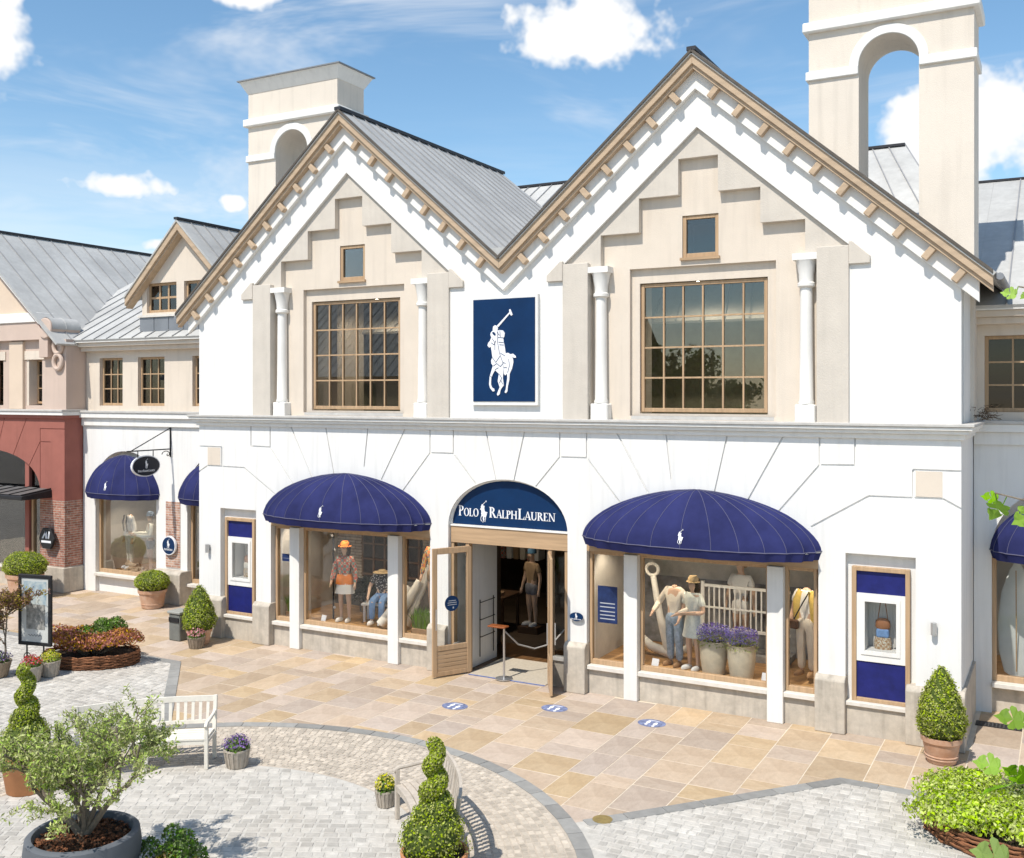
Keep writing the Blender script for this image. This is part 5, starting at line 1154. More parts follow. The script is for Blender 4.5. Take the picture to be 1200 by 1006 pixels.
ped = MB().box(-1.64, -1.14, 3.55, 4.05, .007, .16).build('mannequin_block', MATS['dark_oak']); tag(ped, 'dark block under the blue-capped mannequin inside the shop', 'plinth')
rk = thing('clothes_rack', 'wall rack with hanging pale garments at the back of the shop', 'clothes rack', (-3.3, 6.4, .007)); MB().tube([(-1, 0, 2.2), (1, 0, 2.2)], .02, 8).build('rail', METAL, rk)
for q in (-1, 1): MB().tube([(q, 0, .01), (q, 0, 2.2)], .02, 8).build('upright', METAL, rk)
for i in range(9): MB().prism([(-.9 + i * .2, 1.2), (-.76 + i * .2, 1.2), (-.74 + i * .2, 2.05), (-.83 + i * .2, 2.15), (-.92 + i * .2, 2.05)], -.2, .2).build('garment', (M_wh, M_khaki, M_crm, M_plaid)[i % 4], rk, bevel=.02)
hr = thing('magazine_rack', 'thin wire rack on the white lobby wall by the entrance', 'rack', (-.97, .9, 0)); w_ = MB()
for z in (.6, .95, 1.3): w_.tube([(.02, -.25, z), (.06, -.25, z), (.06, .3, z), (.02, .3, z)], .01, 6)
for y in (-.25, .3): w_.tube([(.03, y, .2), (.03, y, 1.35)], .012, 6)
w_.build('wire_frame', IRON, hr)
# handbag in each wall case, toy bear style bag kept plain
for x, lab in ((6.86, 'brown handbag with long strap in the wall case beside the cone topiary'), (-6.86, 'brown handbag with long strap in the wall case beside the pink flower basket')):
    hb = thing('handbag', lab, 'handbag', (x, .32, 1.362))
    MB().lathe([(.09, .32), (.12, .36), (.11, .46), (.06, .50)], 18, sx=1, sy=.45).build('bag', mat('tan_leather', (.33, .14, .06), .5, .15, 12), hb, smooth=True)
    MB().tube([(-.08, 0, .46), (-.03, 0, .8), (.03, 0, .8), (.08, 0, .46)], .007, 6).build('strap', MATS['tan_leather'], hb)
    MB().lathe([(.13, 0), (.14, .1), (.12, .19)], 18, sx=1, sy=.5).build('stand', check('shell_mix', (.5, .4, .28), (.35, .2, .1), (.6, .58, .5), 26), hb, smooth=True)
    MB().box(-.1, .1, -.06, .06, .19, .33).build('striped_wrap', M_blue if x > 0 else M_crm, hb, bevel=.03, seg=2)

# ceiling spots: lit ones of the upper rooms, added ones brightening displays and shop
def ceiling_spot(label, loc, power, grp, cone=100, aim=(0, .25, -1)):
    T = thing('ceiling_spot', label, 'lamp', loc, group=grp)
    MB().lathe([(.03, -.10), (.045, -.10), (.045, 0), (.03, .0)], 14).build('housing', MARK, T, smooth=True)
    m = MATS.get('lamp_lens')
    if m is None:
        m = bpy.data.materials.new('lamp_lens'); m.use_nodes = True; b = m.node_tree.nodes['Principled BSDF']; b.inputs['Emission Color'].default_value = (1, .85, .62, 1); b.inputs['Emission Strength'].default_value = 12; MATS['lamp_lens'] = m
    MB().lathe([(.001, -.101), (.03, -.101)], 14, cap=False).build('lens', m, T)
    ld = bpy.data.lights.new('spot_light', 'SPOT'); ld.energy = power; ld.color = (1, .84, .64); ld.spot_size = R(cone); ld.spot_blend = .6; ld.shadow_soft_size = .04
    lo = bpy.data.objects.new('spot_light', ld); COL.objects.link(lo); lo.parent = T; lo.location = (0, 0, -.115); lo.rotation_euler = Vector(aim).to_track_quat('-Z', 'Y').to_euler()
for x in (-5.6, -4.4, -3.2, -2.1): ceiling_spot('added ceiling spot brightening the display with the orange-hatted mannequin', (x, .55, 2.98), 60, 'added ceiling spots of the orange-hat display')  # added lamps on an unseen ceiling, to brighten this display
for x in (2.1, 3.1, 4.3, 5.5): ceiling_spot('added ceiling spot brightening the display with the white anchor', (x, .55, 2.98), 60, 'added ceiling spots of the anchor display')  # likewise added, to brighten the anchor bay
for x in (-13.8, -12.8): ceiling_spot('added ceiling spot brightening the firewood display in the wing', (x, 2.9, 2.995), 60, 'added ceiling spots of the firewood display')  # added fill for the wing's mannequins and firewood
ceiling_spot('added ceiling spot brightening the surfboard display in the wing', (9.4, 2.9, 2.995), 45, 'added ceiling spots of the surfboard display')  # added fill for the surfboard bay
ceiling_spot('added ceiling spot brightening the dim shop behind the open entrance', (-1.9, 3.1, 3.4), 70, None, 120)  # added lamp, makes the shop inside visible
for s in (-1, 1):
    for q in (-.6, .8): ceiling_spot('lit ceiling spot in the upper room behind a big gable window', (s * GX + q, 1.9, 7.8), 70, 'ceiling spots in the upper rooms', 150, (0, .1, -1))

# ------------------------------------------------------------------ plants
def leaf_mat(name, c, var=.3, hue=.02, trans=.3): return mat(name, c, .55, .25, 2.5, island=var, hue=hue, trans=trans, spec=.25)
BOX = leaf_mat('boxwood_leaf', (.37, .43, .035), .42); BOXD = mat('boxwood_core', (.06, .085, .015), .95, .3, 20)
LIME = leaf_mat('lime_leaf', (.46, .58, .045), .4); GREEN = leaf_mat('fresh_leaf', (.16, .27, .04), .4); OLIVE = leaf_mat('olive_leaf', (.40, .465, .125), .42, .03)
RUST = leaf_mat('rust_leaf', (.44, .165, .05), .5, .055); PURPLE = leaf_mat('purple_flower', (.25, .13, .42), .35); LAV = leaf_mat('lavender_flower', (.26, .22, .60), .4)
PINKF = leaf_mat('pink_flower', (.70, .28, .30), .25); REDF = leaf_mat('red_flower', (.65, .015, .05), .3); YELF = leaf_mat('yellow_flower', (.62, .55, .03), .3); VINE = leaf_mat('vine_leaf', (.24, .42, .02), .3, .015, .5)
BARK = mat('grey_bark', (.20, .165, .125), .95, .25, 14, .8, 60); SOIL = mat('potting_soil', (.045, .03, .02), .98, .4, 30, .8, 60); MULCH = mat('bark_mulch', (.16, .065, .03), .9, .3, 30, island=.5)
TERRA = mat('terracotta', (.45, .24, .14), .85, .14, 5, .2, 40, col2=(.58, .40, .29), streak=.1); WICKER = mat('wicker', (.20, .085, .04), .8, .3, 20, island=.35); GREYPOT = mat('grey_planter_clay', (.115, .125, .14), .75, .08, 4, .15, 40)
LATT = mat('whitewashed_basket', (.40, .35, .29), .85, .2, 12, .3, 60)

def leaves_mesh(name, P, Nrm, size, aspect=.5, spread=.7, fold=.25, seed=0, droop=0.):
    """one small folded leaf per point"""
    r = np.random.default_rng(seed); n = len(P)
    d = Nrm + r.normal(0, spread, (n, 3)); d /= np.linalg.norm(d, axis=1)[:, None]
    a = r.normal(0, 1, (n, 3)); a[:, 2] -= droop; t = a - (a * d).sum(1)[:, None] * d; t /= np.linalg.norm(t, axis=1)[:, None]; b = np.cross(d, t)
    s = size * r.uniform(.65, 1.3, (n, 1)); w = s * aspect
    v = np.stack([P - t * s * .5, P + b * w * .5 + d * w * fold, P + t * s * .5, P - b * w * .5 + d * w * fold], 1).reshape(-1, 3)
    me = bpy.data.meshes.new(name); me.vertices.add(4 * n); me.vertices.foreach_set('co', v.ravel())
    # two triangles each, folded along the midrib
    idx = np.arange(n)[:, None] * 4; tri = np.concatenate([idx + [0, 1, 2], idx + [0, 2, 3]], 1).reshape(-1)
    me.loops.add(6 * n); me.loops.foreach_set('vertex_index', tri.astype(np.int32)); me.polygons.add(2 * n)
    me.polygons.foreach_set('loop_start', (np.arange(2 * n) * 3).astype(np.int32)); me.update(calc_edges=True); me.validate(); return me
def leafy(name, P, Nrm, size, m, parent, aspect=.5, spread=.7, seed=0, fold=.25, droop=0., label=None):
    o = link(leaves_mesh(name, np.asarray(P, float), np.asarray(Nrm, float), size, aspect, spread, fold, seed, droop), name, m, parent); o['kind'] = 'stuff'
    if label: o['label'] = label
    return o
def shell(prof, n, seed, depth=.05, sx=1, sy=1, bump=.04):
    """points and normals on a surface of revolution given by (r, z)"""
    r = np.random.default_rng(seed); pr = np.array(prof); seg = np.diff(pr, axis=0); ln = np.hypot(seg[:, 0], seg[:, 1]); ar = ln * (pr[:-1, 0] + pr[1:, 0]) / 2 + 1e-9
    k = r.choice(len(ar), n, p=ar / ar.sum()); t = r.random(n); rr = pr[k, 0] + seg[k, 0] * t; zz = pr[k, 1] + seg[k, 1] * t; a = r.random(n) * 2 * np.pi
    nr = seg[k, 1] / ln[k]; nz = -seg[k, 0] / ln[k]
    wob = bump * (np.sin(a * 5 + zz * 9) * np.sin(zz * 17 + a * 2) + .6 * np.sin(a * 11 + zz * 31))
    off = -depth * r.random(n) ** 2 + wob * .6 + r.normal(0, .008, n) + (r.random(n) < .03) * r.random(n) * .045
    rr = np.maximum(rr + nr * off, 0); zz = zz + nz * off
    return np.stack([rr * np.cos(a) * sx, rr * np.sin(a) * sy, zz], 1), np.stack([nr * np.cos(a) / sx, nr * np.sin(a) / sy, nz], 1)
def pot(T, prof, m, inner, zs, name='pot', sx=1, sy=1, bands=()):
    MB().lathe(prof + [(prof[-1][0] - .03, prof[-1][1]), (prof[-1][0] - .045, zs)], 28, sx=sx, sy=sy, cap=False).build(name, m, T, smooth=True)
    MB().lathe([(.001, zs - .03), (inner, zs - .03), (inner, zs), (.001, zs + .02)], 24, sx=sx, sy=sy, cap=False).build('soil', SOIL, T)
    for z, r in bands: MB().tube([(r * math.cos(a) * sx, r * math.sin(a) * sy, z) for a in [2 * math.pi * i / 28 for i in range(28)]], .012, 6, close=True).build('pot_band', m, T, smooth=True)
def cone_topiary(label, loc, H, r, ph, pr, n, seed, name='cone_topiary'):
    T = thing(name, label, 'topiary', loc, random.random() * 6)
    pot(T, [(pr * .66, 0), (pr * .72, .02), (pr * .9, ph * .72), (pr * .92, ph * .78), (pr, ph * .82), (pr * 1.02, ph)], TERRA, pr * .9, ph - .04, bands=((ph * .2, pr * .775), (ph * .3, pr * .8)))
    prof = [(r * .55, ph - .02), (r * .9, ph + .06), (r, ph + (H - ph) * .17), (r * .97, ph + (H - ph) * .3), (r * .78, ph + (H - ph) * .55), (r * .5, ph + (H - ph) * .78), (r * .24, ph + (H - ph) * .93), (.02, H)]
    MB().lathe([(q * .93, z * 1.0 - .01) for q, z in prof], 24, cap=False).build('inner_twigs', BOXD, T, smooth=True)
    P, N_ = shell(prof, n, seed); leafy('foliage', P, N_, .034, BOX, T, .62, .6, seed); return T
cone_topiary('cone topiary in a terracotta pot at the corner by the surfboard wing', (7.84, -.66, 0), 1.43, .34, .40, .29, 9000, 1)
cone_topiary('cone topiary in a terracotta pot behind the pink flower basket', (-7.32, -.72, 0), 1.30, .36, .34, .28, 7000, 2)
def ball_topiary(label, loc, r, zc, h, ph, pr, n, seed, sx=1, sy=1, rz=0.):
    T = thing('ball_topiary', label, 'topiary', loc, rz)
    pot(T, [(pr * .66, 0), (pr * .74, .02), (pr * .92, ph * .8), (pr, ph * .84), (pr * 1.02, ph)], TERRA, pr * .9, ph - .03, bands=((ph * .25, pr * .79),), sx=sx, sy=sy)
    prof = [(r * math.cos(a), zc + h * math.sin(a)) for a in [R(q) for q in range(-55, 91, 12)]]; prof[-1] = (.01, zc + h)
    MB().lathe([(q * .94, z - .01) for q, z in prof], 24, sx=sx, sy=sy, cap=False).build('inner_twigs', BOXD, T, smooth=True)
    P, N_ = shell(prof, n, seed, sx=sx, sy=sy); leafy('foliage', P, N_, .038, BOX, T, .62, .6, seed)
ball_topiary('rounded boxwood in terracotta pot before the round plaque pier', (-11.25, 1.5, 0), .43, .68, .27, .48, .36, 6500, 3)
ball_topiary('wide domed boxwood in terracotta bowl beside the red brick pier', (-15.3, .75, 0), .46, .88, .36, .66, .40, 8000, 4, 1.35, 1.0, .2)
def spiral(label, loc, H, z0, rbase, turns, pr, n, seed, col=None):
    T = thing('spiral_topiary', label, 'topiary', loc); ph = z0 - .02
    pot(T, [(pr * .68, 0), (pr * .74, .02), (pr * .93, ph * .78), (pr, ph * .82), (pr * 1.03, ph)], mat('orange_terracotta', (.50, .23, .105), .8, .1, 6, .1, 40), pr * .9, ph - .04)
    r = np.random.default_rng(seed); t = r.random(n) ** 1.25
    def axis(t): 
        env = rbase * .97 * np.exp(-2.9 * t) + .085; tube = env * .78; off = env * (.16 + .2 * t); a = 2 * np.pi * turns * t ** .85 + 1.2
        return np.stack([off * np.cos(a), off * np.sin(a), z0 + .06 + (H - z0 - .12) * t], -1), tube
    c, tube = axis(t); u = r.normal(0, 1, (n, 3)); u /= np.linalg.norm(u, axis=1)[:, None]; u[:, 2] *= .9
    P = c + u * tube[:, None] * (1 - .12 * r.random((n, 1)) ** 2); leafy('foliage', P, u, .031, col or BOX, T, .62, .55, seed)
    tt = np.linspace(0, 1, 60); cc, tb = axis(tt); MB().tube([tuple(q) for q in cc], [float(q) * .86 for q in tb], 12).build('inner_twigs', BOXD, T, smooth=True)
    MB().tube([(0, 0, ph - .05), (0, 0, z0 + .3)], .03, 8).build('stem', BARK, T)
spiral('tall spiral boxwood topiary in orange terracotta pot before the curved weathered bench', (3.30, -7.58, 0), 1.67, .44, .42, 4.2, .37, 16000, 5)
spiral('spiral boxwood topiary in terracotta pot behind the olive tree', (-3.2, -7.95, 0), 1.78, .56, .38, 3.6, .34, 12000, 6)

# olive tree in its bowl
PL = (-.18, -9.42)
pb = thing('planter_bowl', 'large dark grey round bowl planter holding the olive tree', 'planter', (PL[0], PL[1], 0))
MB().lathe([(.36, 0), (.50, .06), (.605, .3), (.62, .45), (.60, .6), (.575, .62), (.53, .62), (.51, .58), (.50, .5)], 48, cap=False).build('bowl', GREYPOT, pb, smooth=True)
MB().lathe([(.001, .48), (.52, .48), (.52, .52), (.001, .56)], 32, cap=False).build('soil', SOIL, pb)
q = RNG.random((900, 2)); a_ = q[:, 0] * 6.283; r_ = .5 * np.sqrt(q[:, 1]); Pm = np.stack([r_ * np.cos(a_), r_ * np.sin(a_), .535 + .04 * (1 - (r_ / .5) ** 2) + RNG.random(900) * .025], 1)
leafy('bark_mulch', Pm, np.tile([0, 0, 1.], (900, 1)), .06, MULCH, pb, .45, .5, 3)
def branch_tree(T, base, dirs, seed, levels=3, length=.55, r0=.055, leaf_n=40, leaf=.05, lm=OLIVE, asp=.26, squash=.8, up=.25, bark=BARK, twig=.2, lname='foliage', minlv=1):
    rr = random.Random(seed); tubes = MB(); LP, LN = [], []
    def grow(p, d, L_, r, lv):
        pts = [p]; q = p; dd = d.copy(); n = 4
        for i in range(n):
            dd = (dd + Vector((rr.gauss(0, .16), rr.gauss(0, .16), rr.gauss(0, .10) + up * .12))).normalized(); q = q + dd * (L_ / n); pts.append(q)
        tubes.tube(pts, [r * (1 - .45 * i / n) for i in range(n + 1)], 6 if lv < 2 else 4)
        if lv >= minlv:
            for i in range(leaf_n if lv >= levels else leaf_n // 3):
                t = rr.random() * n; k = min(int(t), n - 1); c = pts[k].lerp(pts[k + 1], t - k); o = Vector((rr.gauss(0, 1), rr.gauss(0, 1), rr.gauss(0, .9))).normalized()
                LP.append(c + o * rr.uniform(.01, leaf * 1.5)); LN.append(o)
        if lv < levels:
            for i in range(rr.choice((3, 4)) if lv else 4):
                t = rr.uniform(.35, 1.); k = min(int(t * n), n - 1); c = pts[k].lerp(pts[k + 1], t * n - k)
                o = Vector((rr.gauss(0, 1), rr.gauss(0, 1), rr.gauss(.15, .5))).normalized(); nd = (dd * .9 + o * .85); nd.z = nd.z * squash + up * .4; grow(c, nd.normalized(), L_ * rr.uniform(.55, .78), r * .5, lv + 1)
    for (d, L_, r) in dirs: grow(Vector(base), Vector(d).normalized(), L_, r, 0)
    tubes.build('trunk', bark, T, smooth=True)
    if LP: leafy(lname, [tuple(p) for p in LP], [tuple(p) for p in LN], leaf, lm, T, asp, .8, seed)
ol = thing('olive_tree', 'gnarled multi-stemmed olive tree with sparse grey-green leaves in the grey bowl', 'tree', (PL[0], PL[1], .54))
branch_tree(ol, (0, 0, 0), [((-.62, -.25, .75), .80, .05), ((.55, .25, .85), .95, .042), ((-.15, .5, 1.0), .85, .034), ((.25, -.35, 1.0), .78, .03), ((-.75, .2, .6), .75, .036), ((.1, .1, 1.2), .9, .034)], 11, 3, .8, .06, 46, .056, OLIVE, .34)
# low shrubs beside the bowl
def shrub_patch(name, label, loc, rx, ry, h, n, m, seed, leaf=.045, cat='shrub', asp=.55, base=.0, lumps=9, rz=0):
    T = thing(name, label, cat, loc, rz); r = np.random.default_rng(seed)
    cs = np.stack([r.uniform(-.75, .75, lumps) * rx, r.uniform(-.75, .75, lumps) * ry, r.uniform(.35, .75, lumps) * h], 1); k = r.integers(0, lumps, n)
    u = r.normal(0, 1, (n, 3)); u /= np.linalg.norm(u, axis=1)[:, None]; u[:, 2] = np.abs(u[:, 2]) * 1.0 - .15
    P = cs[k] + u * np.array([rx * .42, ry * .42, h * .42]) * r.uniform(.75, 1.05, (n, 1)); P[:, 2] = np.maximum(P[:, 2], .02) + base
    leafy('foliage', P, u, leaf, m, T, asp, .6, seed)
    st = MB()
    for c in cs: st.tube([(c[0] * .3, c[1] * .3, base), (c[0] * .8, c[1] * .8, base + c[2] * .6), tuple(c + np.array([0, 0, base]))], [.012, .009, .005], 5)
    st.build('stems', BARK, T); return T
shrub_patch('low_shrub', 'low green shrub tucked against the grey bowl planter', (.48, -8.75, 0), .34, .3, .48, 2600, GREEN, 21)
shrub_patch('low_shrub', 'low yellow and bronze shrub at the foot of the grey bowl planter', (.78, -9.0, 0), .35, .3, .34, 2400, leaf_mat('bronze_leaf', (.36, .27, .03), .5, .05), 22)
# wicker-ringed beds
def wicker_bed(label, loc, rx, ry, h, seed, fill, rz=0., open_end=False):
    T = thing('wicker_planter', label, 'planter', loc, rz); r = random.Random(seed)
    n = 60; strands = 9
    for sdx in range(strands):
        pts = []
        for i in range(n):
            a = 2 * math.pi * i / n; w = 1 + .02 * math.sin(a * 15 + sdx * math.pi) + r.gauss(0, .006); pts.append((rx * w * math.cos(a), ry * w * math.sin(a), .02 + h * sdx / strands + r.gauss(0, .006)))
        MB().tube(pts, .017, 5, close=True).build('wicker_strand', WICKER, T)
    MB().lathe([(.001, h * .7), (.97, h * .7)], 40, sx=rx, sy=ry, cap=False).build('soil', SOIL, T); return T
wicker_bed('wicker ring planter around the red-leaved shrubs', (-8.05, -2.95, .012), .95, .62, .26, 31, None, R(28))
shrub_patch('red_shrub', 'red and bronze leaved shrubs filling the wicker ring by the poster stand', (-8.05, -2.95, .2), 1.0, .66, .52, 9500, RUST, 32, .06, lumps=24, rz=R(28))
shrub_patch('green_shrub', 'bright green clump among the red-leaved shrubs', (-8.1, -2.62, .26), .62, .36, .58, 3200, GREEN, 33, .06)
wicker_bed('wicker ring planter around the lime-green shrub mound', (8.95, -3.0, .012), 1.08, .95, .24, 34, None)
shrub_patch('lime_shrub', 'lime-green shrub mound filling the wicker ring near the cone topiary', (8.95, -3.0, .12), 1.10, .98, .40, 15000, LIME, 35, .058, lumps=40)
shrub_patch('feathery_shrub', 'paler feathery plants rising behind the lime-green mound', (9.15, -2.65, .2), .5, .35, .6, 3200, leaf_mat('feather_leaf', (.26, .33, .10), .4), 36, .055, asp=.25)
# pots of flowers
def flower_pot(label, loc, pr, ph, pm, fm, n, seed, slats=True, fh=.22, gm=GREEN):
    T = thing('flower_pot', label, 'flower pot', loc); pot(T, [(pr * .72, 0), (pr * .75, .01), (pr * .97, ph * .9), (pr * 1.03, ph * .92), (pr * 1.03, ph)], pm, pr * .9, ph - .02)
    if slats:
        for i in range(16):
            a = 2 * math.pi * i / 16; MB().bar((pr * .76 * math.cos(a), pr * .76 * math.sin(a), .01), (pr * .99 * math.cos(a), pr * .99 * math.sin(a), ph * .92), .028, .014, up=(math.cos(a), math.sin(a), 0)).build('basket_slat', pm, T)
    r = np.random.default_rng(seed)
    def dome(k, s): 
        u = r.normal(0, 1, (k, 3)); u /= np.linalg.norm(u, axis=1)[:, None]; u[:, 2] = np.abs(u[:, 2]); return u * np.array([pr * 1.15, pr * 1.15, fh]) * s * r.uniform(.7, 1, (k, 1)) + [0, 0, ph - .02], u
    P, u = dome(n, .9); leafy('leaves', P, u, .045, gm, T, .5, .7, seed); P, u = dome(n, 1.06); kp = P[:, 2] > ph + fh * .25; leafy('blossom', P[kp], u[kp], .032, fm, T, .85, .5, seed + 1)
flower_pot('whitewashed basket of purple flowers beside the white bench', (-1.27, -5.88, .014), .19, .27, LATT, PURPLE, 500, 41)
flower_pot('slatted basket of yellow flowers beside the weathered bench', (1.50, -6.0, .014), .14, .22, LATT, YELF, 450, 42)
flower_pot('grey basket of pink flowers before the cone topiary', (-7.12, -1.0, 0), .19, .25, mat('grey_basket', (.27, .22, .17), .9, .2, 14, .4, 60), PINKF, 450, 43, fh=.2)
flower_pot('whitewashed pot of red flowers by the spiral topiary and poster stand', (-7.92, -4.42, .012), .19, .30, LATT, REDF, 420, 44)
flower_pot('whitewashed pot of yellow flowers between the poster stand and wicker ring', (-7.95, -4.0, .012), .19, .30, LATT, YELF, 400, 45, gm=LIME)
flower_pot('wooden tub with purple flowers under the small red-leaved tree', (-8.85, -4.55, .012), .30, .30, mat('tub_wood', (.36, .28, .2), .85, .2, 8), PURPLE, 500, 46)
lt = thing('small_tree', 'small standard tree with red and green leaves rising from the wooden tub', 'tree', (-8.62, -4.5, .28)); branch_tree(lt, (0, 0, 0), [((.03, 0, 1), .95, .022)], 47, 2, .4, .02, 60, .06, leaf_mat('redgreen_leaf', (.27, .16, .05), .5, .06), .5, minlv=1)
branch_tree(lt, (0, 0, .9), [((math.cos(i * 1.05), math.sin(i * 1.05), .7), .36, .012) for i in range(6)] + [((0, 0, 1), .35, .012)], 48, 2, .3, .012, 46, .055, MATS['redgreen_leaf'], .5, lname='crown', minlv=0)
# bin
bn = thing('litter_bin', 'grey square litter bin beside the cone topiary and pink basket', 'bin', (-8.02, -.62, 0))
MB().box(-.17, .17, -.17, .17, .0, .60).build('body', mat('bin_grey', (.16, .165, .15), .7, .15, 6), bn, bevel=.02); MB().box(-.2, .2, -.2, .2, .60, .66).build('lid', mat('bin_lid', (.30, .30, .27), .7, .1), bn, bevel=.015); MB().box(-.15, .15, -.19, -.165, .42, .52).build('slot', IRON, bn)
# poster stand
ps = thing('poster_stand', 'black framed poster stand on scrolled iron feet beside the wicker ring', 'poster stand', (-8.32, -4.05, .012), R(12))
MB().box(-.39, .39, -.03, .03, .56, .63).box(-.39, .39, -.03, .03, 1.88, 1.95).box(-.39, -.32, -.03, .03, .63, 1.88).box(.32, .39, -.03, .03, .63, 1.88).build('frame', IRON, ps, bevel=.008)
MB().box(-.325, .325, -.012, .012, .62, 1.89).build('sheet', mat('poster_paper', (.52, .53, .51), .5, .08, 3), ps)
MB().box(-.27, .27, -.016, -.012, 1.35, 1.82).build('sky_picture', mat('poster_sky', (.16, .27, .36), .5, .5, 6, col2=(.58, .60, .55)), ps); MB().box(-.2, .24, -.017, -.012, .88, 1.37).build('grey_picture', mat('poster_grey', (.09, .09, .085), .5, .5, 9, col2=(.42, .41, .38)), ps)
cp = MB(); cp.tube([(-.16 + .014 * i, -.014, .76 + .02 * math.sin(i * 1.3)) for i in range(24)], .004, 4); cp.build('script_line', IRON, ps)
MB().tube([(-.2, 0, .58), (-.2, 0, .0)], .015, 8).tube([(.2, 0, .58), (.2, 0, .0)], .015, 8).tube([(-.3, -.2, .015), (-.3, .2, .015)], .015, 8).tube([(.3, -.2, .015), (.3, .2, .015)], .015, 8).tube([(-.3, 0, .015), (.3, 0, .015)], .012, 8).build('feet', IRON, ps, smooth=True)
for s in (-1, 1): MB().tube([(s * .2 - s * .1 * (1 - t / 20) * math.cos(t * .55) , 0, .32 + .1 * (1 - t / 20) * math.sin(t * .55)) for t in range(18)], .01, 6).build('scroll', IRON, ps, smooth=True)

# curved garden benches set round the circle
def bench(label, a0, a1, m, legs):
    T = thing('garden_bench', label, 'bench', (CC[0], CC[1], .014)); rf, rb = 3.20, 3.72; n = 14
    A = [a0 + (a1 - a0) * i / n for i in range(n + 1)]; pc = lambda r, a, z: (r * math.cos(a), r * math.sin(a), z)
    def band(name, r0, r1, z0, z1, AA=A):
        vs = []; fs = []
        for a in AA: vs += [pc(r0, a, z0), pc(r1, a, z0), pc(r1, a, z1), pc(r0, a, z1)]
        for i in range(len(AA) - 1):
            for q in range(4): fs.append((4 * i + q, 4 * i + (q + 1) % 4, 4 * i + 4 + (q + 1) % 4, 4 * i + 4 + q))
        fs += [(0, 1, 2, 3), tuple(4 * (len(AA) - 1) + q for q in (3, 2, 1, 0))]
        return MB().add(vs, fs).build(name, m, T)
    for i in range(5): band('seat_slat', rf + .0 + i * .098, rf + .085 + i * .098, .425, .45)
    band('front_apron', rf + .01, rf + .035, .36, .42); band('back_apron', rb - .06, rb - .035, .36, .42)
    band('top_rail', rb + .03, rb + .065, .84, .92); band('back_bottom_rail', rb - .02, rb + .015, .52, .57)
    k = int((a1 - a0) * rb / .105)
    for i in range(1, k): a = a0 + (a1 - a0) * i / k; MB().bar(pc(rb, a, .57), pc(rb + .045, a, .845), .016, .045, up=(-math.sin(a), math.cos(a), 0)).build('back_slat', m, T)
    for t in legs:
        a = a0 + (a1 - a0) * t
        MB().bar(pc(rf + .03, a, 0), pc(rf + .03, a, .64 if t in (0, 1) else .42), .055, .055, up=(math.cos(a), math.sin(a), 0)).build('leg', m, T, bevel=.005)
        MB().bar(pc(rb - .02, a, 0), pc(rb - .02, a, .45), .055, .05, up=(math.cos(a), math.sin(a), 0)).bar(pc(rb - .02, a, .44), pc(rb + .05, a, .93), .055, .05, up=(math.cos(a), math.sin(a), 0)).build('back_leg', m, T, bevel=.005)
        MB().bar(pc(rf + .05, a, .39), pc(rb - .04, a, .39), .04, .05).build('side_rail', m, T)
        if t in (0, 1):
            MB().tube([pc(rf - .02, a, .62), pc(rf + .04, a, .66), pc(rf + .2, a, .665), pc(rb - .1, a, .68), pc(rb + .0, a, .70)], [.024, .03, .028, .026, .026], 8).build('arm_rest', m, T, smooth=True)
bench('white painted curved bench standing behind the olive tree', R(120.8), R(151), mat('bench_white', (.74, .695, .61), .7, .06, 6, streak=.1), (0, .5, 1))
bench('weathered beige curved bench behind the tall spiral topiary', R(26), R(55.7), mat('bench_weathered', (.50, .44, .37), .8, .15, 8, streak=.15), (0, .5, 1))

# lavender tubs and grass boxes in the windows
for x, y, h, lab in ((3.93, .62, .0, 'stone-coloured tub of lavender next to the sneakered mannequin'), (4.46, .55, 0, 'stone-coloured tub of lavender next to the window post')):
    T = thing('lavender_tub', lab, 'planter', (x, y, DF)); pot(T, [(.16, 0), (.2, .02), (.24, .3), (.25, .5), (.235, .56), (.25, .6)], mat('stone_tub', (.60, .52, .39), .85, .12, 6, .3, 40), .2, .56)
    r = np.random.default_rng(int(x * 10)); n = 900; a = r.random(n) * 6.283; rr = .3 * np.sqrt(r.random(n)); P = np.stack([rr * np.cos(a), rr * np.sin(a), .62 + .22 * r.random(n) + .08 * (1 - rr / .3)], 1)
    leafy('blossom', P, np.tile([0, -.3, 1.], (n, 1)), .045, LAV, T, .5, .8, 5); leafy('leaves', P - [0, 0, .12], np.tile([0, 0, 1.], (n, 1)), .05, OLIVE, T, .3, .8, 6)
def grass_box(label, x0, x1, y, z, h, seed):
    T = thing('grass_box', label, 'planter', ((x0 + x1) / 2, y, z)); w = x1 - x0
    MB().box(-w / 2, w / 2, -.1, .1, 0, .18).build('box', mat('box_wood', (.40, .24, .13), .8, .15, 8), T, bevel=.008)
    r = np.random.default_rng(seed); n = 260; b = np.stack([r.uniform(-w / 2 + .02, w / 2 - .02, n), r.uniform(-.08, .08, n), np.full(n, .17)], 1); tip = b + np.stack([r.normal(0, .09, n), r.normal(0, .07, n), h * r.uniform(.6, 1.1, n)], 1)
    mid = (b + tip) / 2 + np.stack([np.zeros(n), np.zeros(n), np.full(n, .04)], 1); s_ = np.array([.007, .003, 0])
    v = np.stack([b - s_, b + s_, mid + s_, mid - s_, tip], 1).reshape(-1, 3); f = []
    for i in range(n): o = 5 * i; f += [(o, o + 1, o + 2, o + 3), (o + 3, o + 2, o + 4)]
    me = bpy.data.meshes.new('grass'); me.from_pydata([tuple(q) for q in v], [], f); tag(link(me, 'grass', GREEN, T), kind='stuff')
grass_box('wooden box of tall grass in the narrow pane below the small notice', -5.75, -5.38, .42, DF, .38, 1)
grass_box('wooden box of tall grass in the narrow pane by the open door leaf', -2.40, -1.85, .42, DF, .42, 2)
